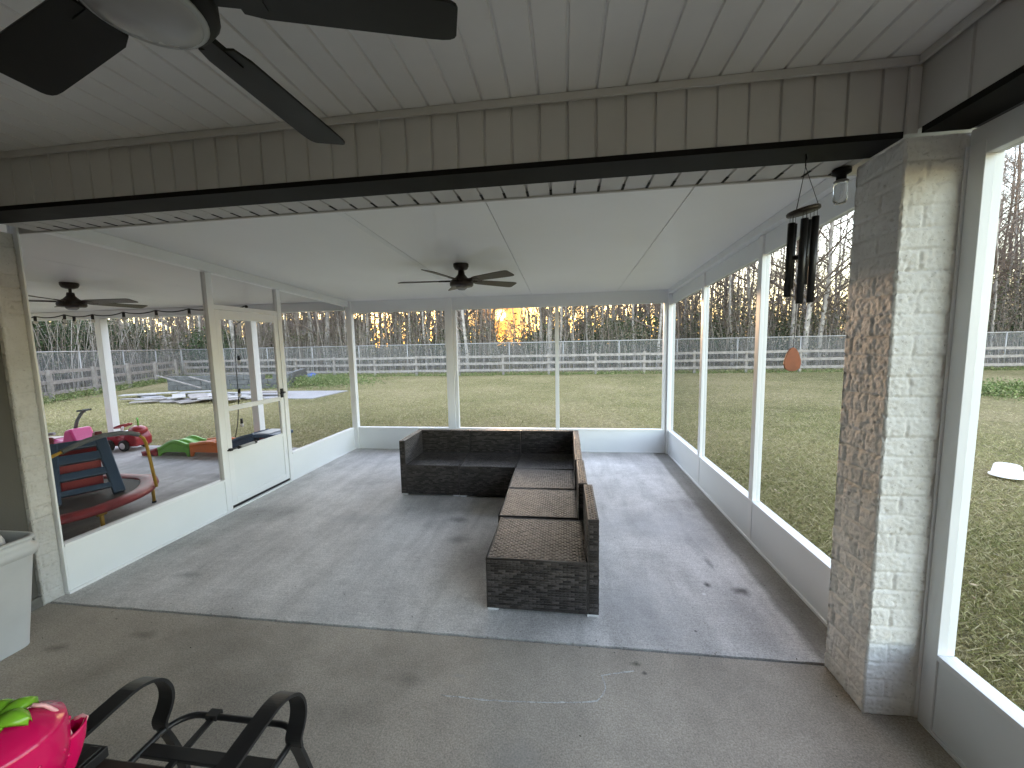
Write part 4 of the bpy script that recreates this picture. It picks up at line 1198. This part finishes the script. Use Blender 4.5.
P = back_pts(9500, 20.9, 40); H = lane_cut(P, np.clip(height_field(P, 3.2, 2.0) * rng.uniform(.5, 1.35, len(P)), .8, 7.5))
v1, f1 = stems_mesh(P, H, rng.uniform(0, .22, len(P)), rng.uniform(.005, .019, len(P)))
P = side_pts(2600, .5, 9); H = np.clip(height_field(P, 3.4, 1.6) * rng.uniform(.5, 1.3, len(P)), .8, 6)
v2, f2 = stems_mesh(P, H, rng.uniform(0, .30, len(P)), rng.uniform(.008, .026, len(P)))
stuff('undergrowth_stems', raw_mesh('undergrowth_stems', np.concatenate([v1, v2]), 4, np.concatenate([f1, f2 + len(v1)]), M['stems'], True), 'pale tangled brush stems filling the woods behind the fences')
def clumps(P, H, per, spread, dens_lo=.0):
    C = np.repeat(np.concatenate([P, (GZ + H * (dens_lo + (1 - dens_lo) * rng.random(len(P))))[:, None]], 1), per, 0)
    C += rng.normal(size=C.shape) * np.array([spread, spread, spread * .8]); C[:, 2] = np.maximum(C[:, 2], GZ + .05)
    return C
P = back_pts(5200, 21.2, 40); H = lane_cut(P, np.clip(height_field(P, 3.0, 2.0) + np.clip((P[:, 0] - 6) * .10, 0, 1.8), .6, 6.5))
C = clumps(P, H, 26, .42)
P = side_pts(1300, .9, 9); H = np.clip(height_field(P, 2.9, 1.4), .8, 5)
C2 = clumps(P, H, 26, .42)
C = np.concatenate([C, C2]); v, f = leaves_mesh(C, rng.uniform(.035, .085, len(C)))
stuff('undergrowth_leaves', raw_mesh('undergrowth_leaves', v, 4, f, M['leaves']), 'brown and dull green brush leaves behind the fences')
# evergreen bushes among them
g = np.random.default_rng(3)
E = []
for (cx_, cy_, w, h, k) in [(2.5, 24.5, 2.2, 3.3, 900), (5.0, 26, 2.6, 3.6, 1100), (-1.2, 25.5, 1.8, 2.9, 700), (9, 25, 2.0, 2.8, 700), (-7.5, 25, 2.0, 2.8, 700), (14.5, 26, 2.2, 3.2, 700), (21, 25, 2.6, 3.2, 900), (27, 26, 3, 3.4, 900), (33, 27, 3, 3.4, 900),
        (-21.5, 7.0, 1.6, 3.2, 1000), (-22.6, 10.2, 1.8, 3.6, 1200), (-24.3, 13.0, 1.9, 3.7, 1300), (-25.7, 16.0, 2.0, 3.6, 1200), (-19.6, 3.5, 1.8, 3.6, 1000), (-27, 19, 2, 3.6, 1000), (-18.5, .5, 2, 3.6, 900), (-24, 22.5, 2.2, 3.2, 800)]:
    n = k * 6
    u = g.normal(size=(n, 3)); u /= np.linalg.norm(u, axis=1)[:, None]
    rr = g.random(n) ** .4 * (1 + .35 * np.array([noise.noise(tuple(q * 2.4 + cx_)) for q in u]))
    E.append(np.stack([cx_ + u[:, 0] * w * rr, cy_ + u[:, 1] * w * .8 * rr, np.maximum(GZ + .05, GZ + h * .52 + u[:, 2] * h * .5 * rr)], 1))
C = np.concatenate(E); v, f = leaves_mesh(C, rng.uniform(.04, .10, len(C)))
stuff('evergreen_foliage', raw_mesh('evergreen_foliage', v, 4, f, M['evergreen']), 'dark evergreen brush between the bare trees')
# woods behind the countable front trees: the same bare trees, too many to count
def woods(n, ptsf, k0, k1, seed):
    gg = np.random.default_rng(seed); vv = []; ff = []; off = 0
    src = []
    for tkme, brme in protos:
        a = []; fa = []; o_ = 0
        for me in (tkme, brme):
            co_ = np.zeros(len(me.vertices) * 3, np.float32); me.vertices.foreach_get('co', co_); co_ = co_.reshape(-1, 3)
            li = np.zeros(len(me.loops), np.int32); me.loops.foreach_get('vertex_index', li)
            ls = np.zeros(len(me.polygons), np.int32); me.polygons.foreach_get('loop_total', ls)
            if (ls != 4).any(): raise ValueError('quads only')
            a.append(co_); fa.append(li + o_); o_ += len(co_)
        src.append((np.concatenate(a), np.concatenate(fa)))
    for x, y in ptsf(gg, n):
        if in_sun_lane(x, y, .75): continue
        v_, f_ = src[gg.integers(0, 8)]; s_ = gg.uniform(k0, k1); t_ = gg.uniform(0, 6.28); c_, d_ = math.cos(t_), math.sin(t_)
        q = np.stack([x + s_ * (v_[:, 0] * c_ - v_[:, 1] * d_), y + s_ * (v_[:, 0] * d_ + v_[:, 1] * c_), GZ + s_ * v_[:, 2]], 1)
        vv.append(q); ff.append(f_ + off); off += len(q)
    return np.concatenate(vv), np.concatenate(ff)
wv_, wf_ = woods(290, lambda g_, n_: np.stack([g_.uniform(-50, 85, n_), g_.uniform(29, 54, n_)], 1), 1.0, 1.6, 21)
stuff('back_woods', raw_mesh('back_woods', wv_, 4, wf_, M['twig'], True), 'bare branched woods rising behind the front trees')
# far woods
P = back_pts(2600, 44, 80, -95, 110); H = lane_cut(P, rng.uniform(5, 12, len(P)), .7)
v1, f1 = stems_mesh(P, H, rng.uniform(0, .1, len(P)), rng.uniform(.05, .14, len(P)))
a = rng.uniform(0, 1, 1100); P = np.stack([-34 - 38 * rng.random(1100), -30 + 75 * a], 1); H = rng.uniform(5, 11, 1100)
v2, f2 = stems_mesh(P, H, rng.uniform(0, .1, 1100), rng.uniform(.05, .14, 1100))
stuff('far_woods', raw_mesh('far_woods', np.concatenate([v1, v2]), 4, np.concatenate([f1, f2 + len(v1)]), M['stems'], True), 'far bare woods beyond the fences')
P = np.concatenate([back_pts(3000, 38, 75, -90, 105), np.stack([-33 - 30 * rng.random(1500), -25 + 70 * rng.random(1500)], 1)])
H = lane_cut(P, np.clip(height_field(P, 3.6, 2.4, .12), 1.5, 6), 1.1)
C = clumps(P, H, 16, .8); v, f = leaves_mesh(C, rng.uniform(.12, .26, len(C)))
stuff('far_brush', raw_mesh('far_brush', v, 4, f, M['leaves']), 'far brown brush filling the woods')

# ------------------------------------------------------------------ grass
def grass(n, x0, x1, y0, y1, h0, h1, w, power=1.0, focus=None):
    X = rng.uniform(x0, x1, n); Y = rng.uniform(y0, y1, n)
    if focus is not None:
        d = np.hypot(X - focus[0], Y - focus[1]); keep = rng.random(n) < np.clip((focus[2] / np.maximum(d, .1)) ** 1.6, 0, 1)
        X, Y = X[keep], Y[keep]
    n = len(X); h = rng.uniform(h0, h1, n); a = rng.uniform(0, 2 * np.pi, n); l = rng.normal(0, .8, (n, 2)) * h[:, None]
    ww = w * rng.uniform(.6, 1.3, n)
    dx, dy = np.cos(a) * ww, np.sin(a) * ww
    b0 = np.stack([X - dx, Y - dy, np.full(n, GZ - .002)], 1); b1 = np.stack([X + dx, Y + dy, np.full(n, GZ - .002)], 1)
    m0 = np.stack([X + l[:, 0] * .35, Y + l[:, 1] * .35, GZ + h * .7], 1); t = np.stack([X + l[:, 0], Y + l[:, 1], GZ + h * .95], 1)
    vs = np.stack([b0, b1, t, m0 * .5 + b0 * .5], 1)
    return vs.reshape(-1, 3), np.arange(n * 4)
parts = [grass(260000, 1.6, 7.0, -3.2, 7.5, .022, .05, .0028, focus=(1.6, -.3, 2.2)), grass(190000, 1.6, 17, -1., 17, .02, .045, .004, focus=(2.0, 1.5, 4.)),
         grass(190000, -14, 2, 3.75, 17.5, .02, .045, .004, focus=(-3, 2.5, 4.)), grass(60000, -17, -9.3, .3, 12, .02, .045, .005)]
off = 0; vv = []; ff = []
for v, f in parts: vv.append(v); ff.append(f + off); off += len(v)
stuff('grass', raw_mesh('grass', np.concatenate(vv), 4, np.concatenate(ff), M['blades']), 'short dry lawn grass')
# taller weeds: under the fence, by the block wall, at the tub side
W = [np.stack([rng.uniform(-23, 38, 5000), rng.normal(19.1, .25, 5000)], 1), np.stack([rng.normal(-11.6, 1.3, 2600), rng.normal(14.9, 1.0, 2600)], 1),
     np.stack([rng.normal(13.2, 1.6, 2600), rng.normal(10.6, .55, 2600)], 1)]
s_ = rng.random(2500); W.append(np.stack([-22.6 + 9.1 * s_ + rng.normal(0, .25, 2500), 18.3 - 17.1 * s_ + rng.normal(0, .25, 2500)], 1))
hh = np.concatenate([rng.uniform(.03, .12, 5000), rng.uniform(.1, .42, 2600), rng.uniform(.08, .36, 2600), rng.uniform(.05, .3, 2500)])
W = np.concatenate(W); C = np.concatenate([W, (GZ + hh * rng.random(len(hh)))[:, None]], 1); C = np.repeat(C, 6, 0) + rng.normal(size=(len(C) * 6, 3)) * .06
C[:, 2] = np.maximum(C[:, 2], GZ + .01)
v, f = leaves_mesh(C, rng.uniform(.015, .045, len(C)))
stuff('weeds', raw_mesh('weeds', v, 4, f, M['weed']), 'green weeds along the fence foot and by the block wall')

n = 190; X = rng.uniform(-3., 1.2, n); Y = rng.uniform(-1.2, 3.4, n); X[:60] = rng.uniform(-3, 1.2, 60); Y[:60] = rng.normal(.0, .04, 60); X[60:95] = XR - .03 - np.abs(rng.normal(0, .08, 35)); Y[60:95] = rng.uniform(.2, 3.5, 35)
C = np.stack([X, Y, np.full(n, .0075)], 1); v, f = leaves_mesh(C, rng.uniform(.003, .008, n)); v[:, 2] = .0075 + np.clip((v[:, 2] - .0075) * .4, -.002, .004)
stuff('debris', raw_mesh('debris', v, 4, f, island_mat('grit', [(0., (.03, .026, .02)), (.7, (.09, .07, .045)), (1., (.2, .17, .12))])), 'dry bits and grit lying on the concrete')
n = 260; X = 1.7 + 6 * rng.random(n) ** 1.6; Y = rng.uniform(-3, 8, n)
C = np.stack([X, Y, np.full(n, GZ + .045)], 1); v, f = leaves_mesh(C, rng.uniform(.012, .03, n)); v[:, 2] = GZ + .045 + (v[:, 2] - GZ - .045) * .35
stuff('fallen_leaves', raw_mesh('fallen_leaves', v, 4, f, island_mat('dead_leaf', [(0., (.16, .11, .06)), (.6, (.32, .25, .16)), (1., (.48, .41, .31))])), 'dead leaves scattered on the lawn')
# ------------------------------------------------------------------ light, sky, camera
w = bpy.data.worlds.new('World'); scene.world = w; w.use_nodes = True
nt = w.node_tree; nt.nodes.clear()
sky = nt.nodes.new('ShaderNodeTexSky'); sky.sky_type = 'NISHITA'; sky.sun_disc = False
sky.sun_elevation = SUN_EL; sky.sun_rotation = SUN_AZ; sky.air_density = 1.0; sky.dust_density = 1.0; sky.ozone_density = 1.3; sky.altitude = 0
bg = nt.nodes.new('ShaderNodeBackground'); bg.inputs[1].default_value = .15
wo = nt.nodes.new('ShaderNodeOutputWorld')
hs = nt.nodes.new('ShaderNodeHueSaturation'); hs.inputs['Saturation'].default_value = 1.0
nt.links.new(sky.outputs[0], hs.inputs['Color'])
cloud = nt.nodes.new('ShaderNodeMix'); cloud.data_type = 'RGBA'; cloud.blend_type = 'ADD'; cloud.inputs[0].default_value = 1
cloud.inputs[7].default_value = (.53, .42, .465, 1)       # thin even cloud veil over the clear sky
nt.links.new(hs.outputs[0], cloud.inputs[6]); 
# the low sun reddens the veil of cloud round it
tc_ = nt.nodes.new('ShaderNodeTexCoord'); dt = nt.nodes.new('ShaderNodeVectorMath'); dt.operation = 'DOT_PRODUCT'
dt.inputs[1].default_value = (math.sin(SUN_AZ) * math.cos(SUN_EL), math.cos(SUN_AZ) * math.cos(SUN_EL), math.sin(SUN_EL))
nt.links.new(tc_.outputs['Generated'], dt.inputs[0])
ac = nt.nodes.new('ShaderNodeMath'); ac.operation = 'ARCCOSINE'; nt.links.new(dt.outputs['Value'], ac.inputs[0])
def glow(prev, colr, r0_, r1_, amt):
    mr = nt.nodes.new('ShaderNodeMapRange'); mr.interpolation_type = 'SMOOTHSTEP'
    mr.inputs['From Min'].default_value = math.radians(r0_); mr.inputs['From Max'].default_value = math.radians(r1_)
    mr.inputs['To Min'].default_value = amt; mr.inputs['To Max'].default_value = 0
    nt.links.new(ac.outputs[0], mr.inputs['Value'])
    mx = nt.nodes.new('ShaderNodeMix'); mx.data_type = 'RGBA'; nt.links.new(mr.outputs[0], mx.inputs[0])
    nt.links.new(prev, mx.inputs[6]); mx.inputs[7].default_value = (*colr, 1); return mx.outputs[2]
g_ = glow(cloud.outputs[2], (.62, .42, .20), 4., 16., .75)
g_ = glow(g_, (.62, .185, .025), 2.4, 6.0, .95)
g_ = glow(g_, (5.0, 3.2, 1.1), .55, 1.0, 1.)
nt.links.new(g_, bg.inputs[0]); nt.links.new(bg.outputs[0], wo.inputs[0])
sd_ = V((math.sin(SUN_AZ) * math.cos(SUN_EL), math.cos(SUN_AZ) * math.cos(SUN_EL), math.sin(SUN_EL)))
L = bpy.data.lights.new('sun_lamp', 'SUN'); L.energy = .22; L.angle = math.radians(2.); L.color = (1., .66, .40)
lo = bpy.data.objects.new('sun_lamp', L); col.objects.link(lo); lo.rotation_euler = sd_.to_track_quat('Z', 'Y').to_euler()

cam = bpy.data.cameras.new('camera'); co = bpy.data.objects.new('camera', cam); col.objects.link(co)
yaw, pitch, roll, F = .135, -.102, -.021, 393.7
fw = V((-math.sin(yaw) * math.cos(pitch), math.cos(yaw) * math.cos(pitch), math.sin(pitch)))
r0 = V((math.cos(yaw), math.sin(yaw), 0)); u0 = r0.cross(fw)
rr = r0 * math.cos(roll) + u0 * math.sin(roll); uu = -r0 * math.sin(roll) + u0 * math.cos(roll)
from mathutils import Matrix
Mx = Matrix((rr, uu, -fw)).transposed().to_4x4(); Mx.translation = (0, -1.904, 1.55)
co.matrix_world = Mx
cam.sensor_fit = 'HORIZONTAL'; cam.sensor_width = 36; cam.lens = 36 * F / 1024
cam.clip_start = .02; cam.clip_end = 2000
scene.camera = co
vs_ = scene.view_settings; vs_.view_transform = 'Standard'; vs_.look = 'None'; vs_.gamma = 1; vs_.use_curve_mapping = False
vs_.exposure = 4.4
scene.cycles.use_denoising = True
scene.cycles.max_bounces = 10; scene.cycles.diffuse_bounces = 6; scene.cycles.transparent_max_bounces = 24
scene.cycles.sample_clamp_indirect = 6
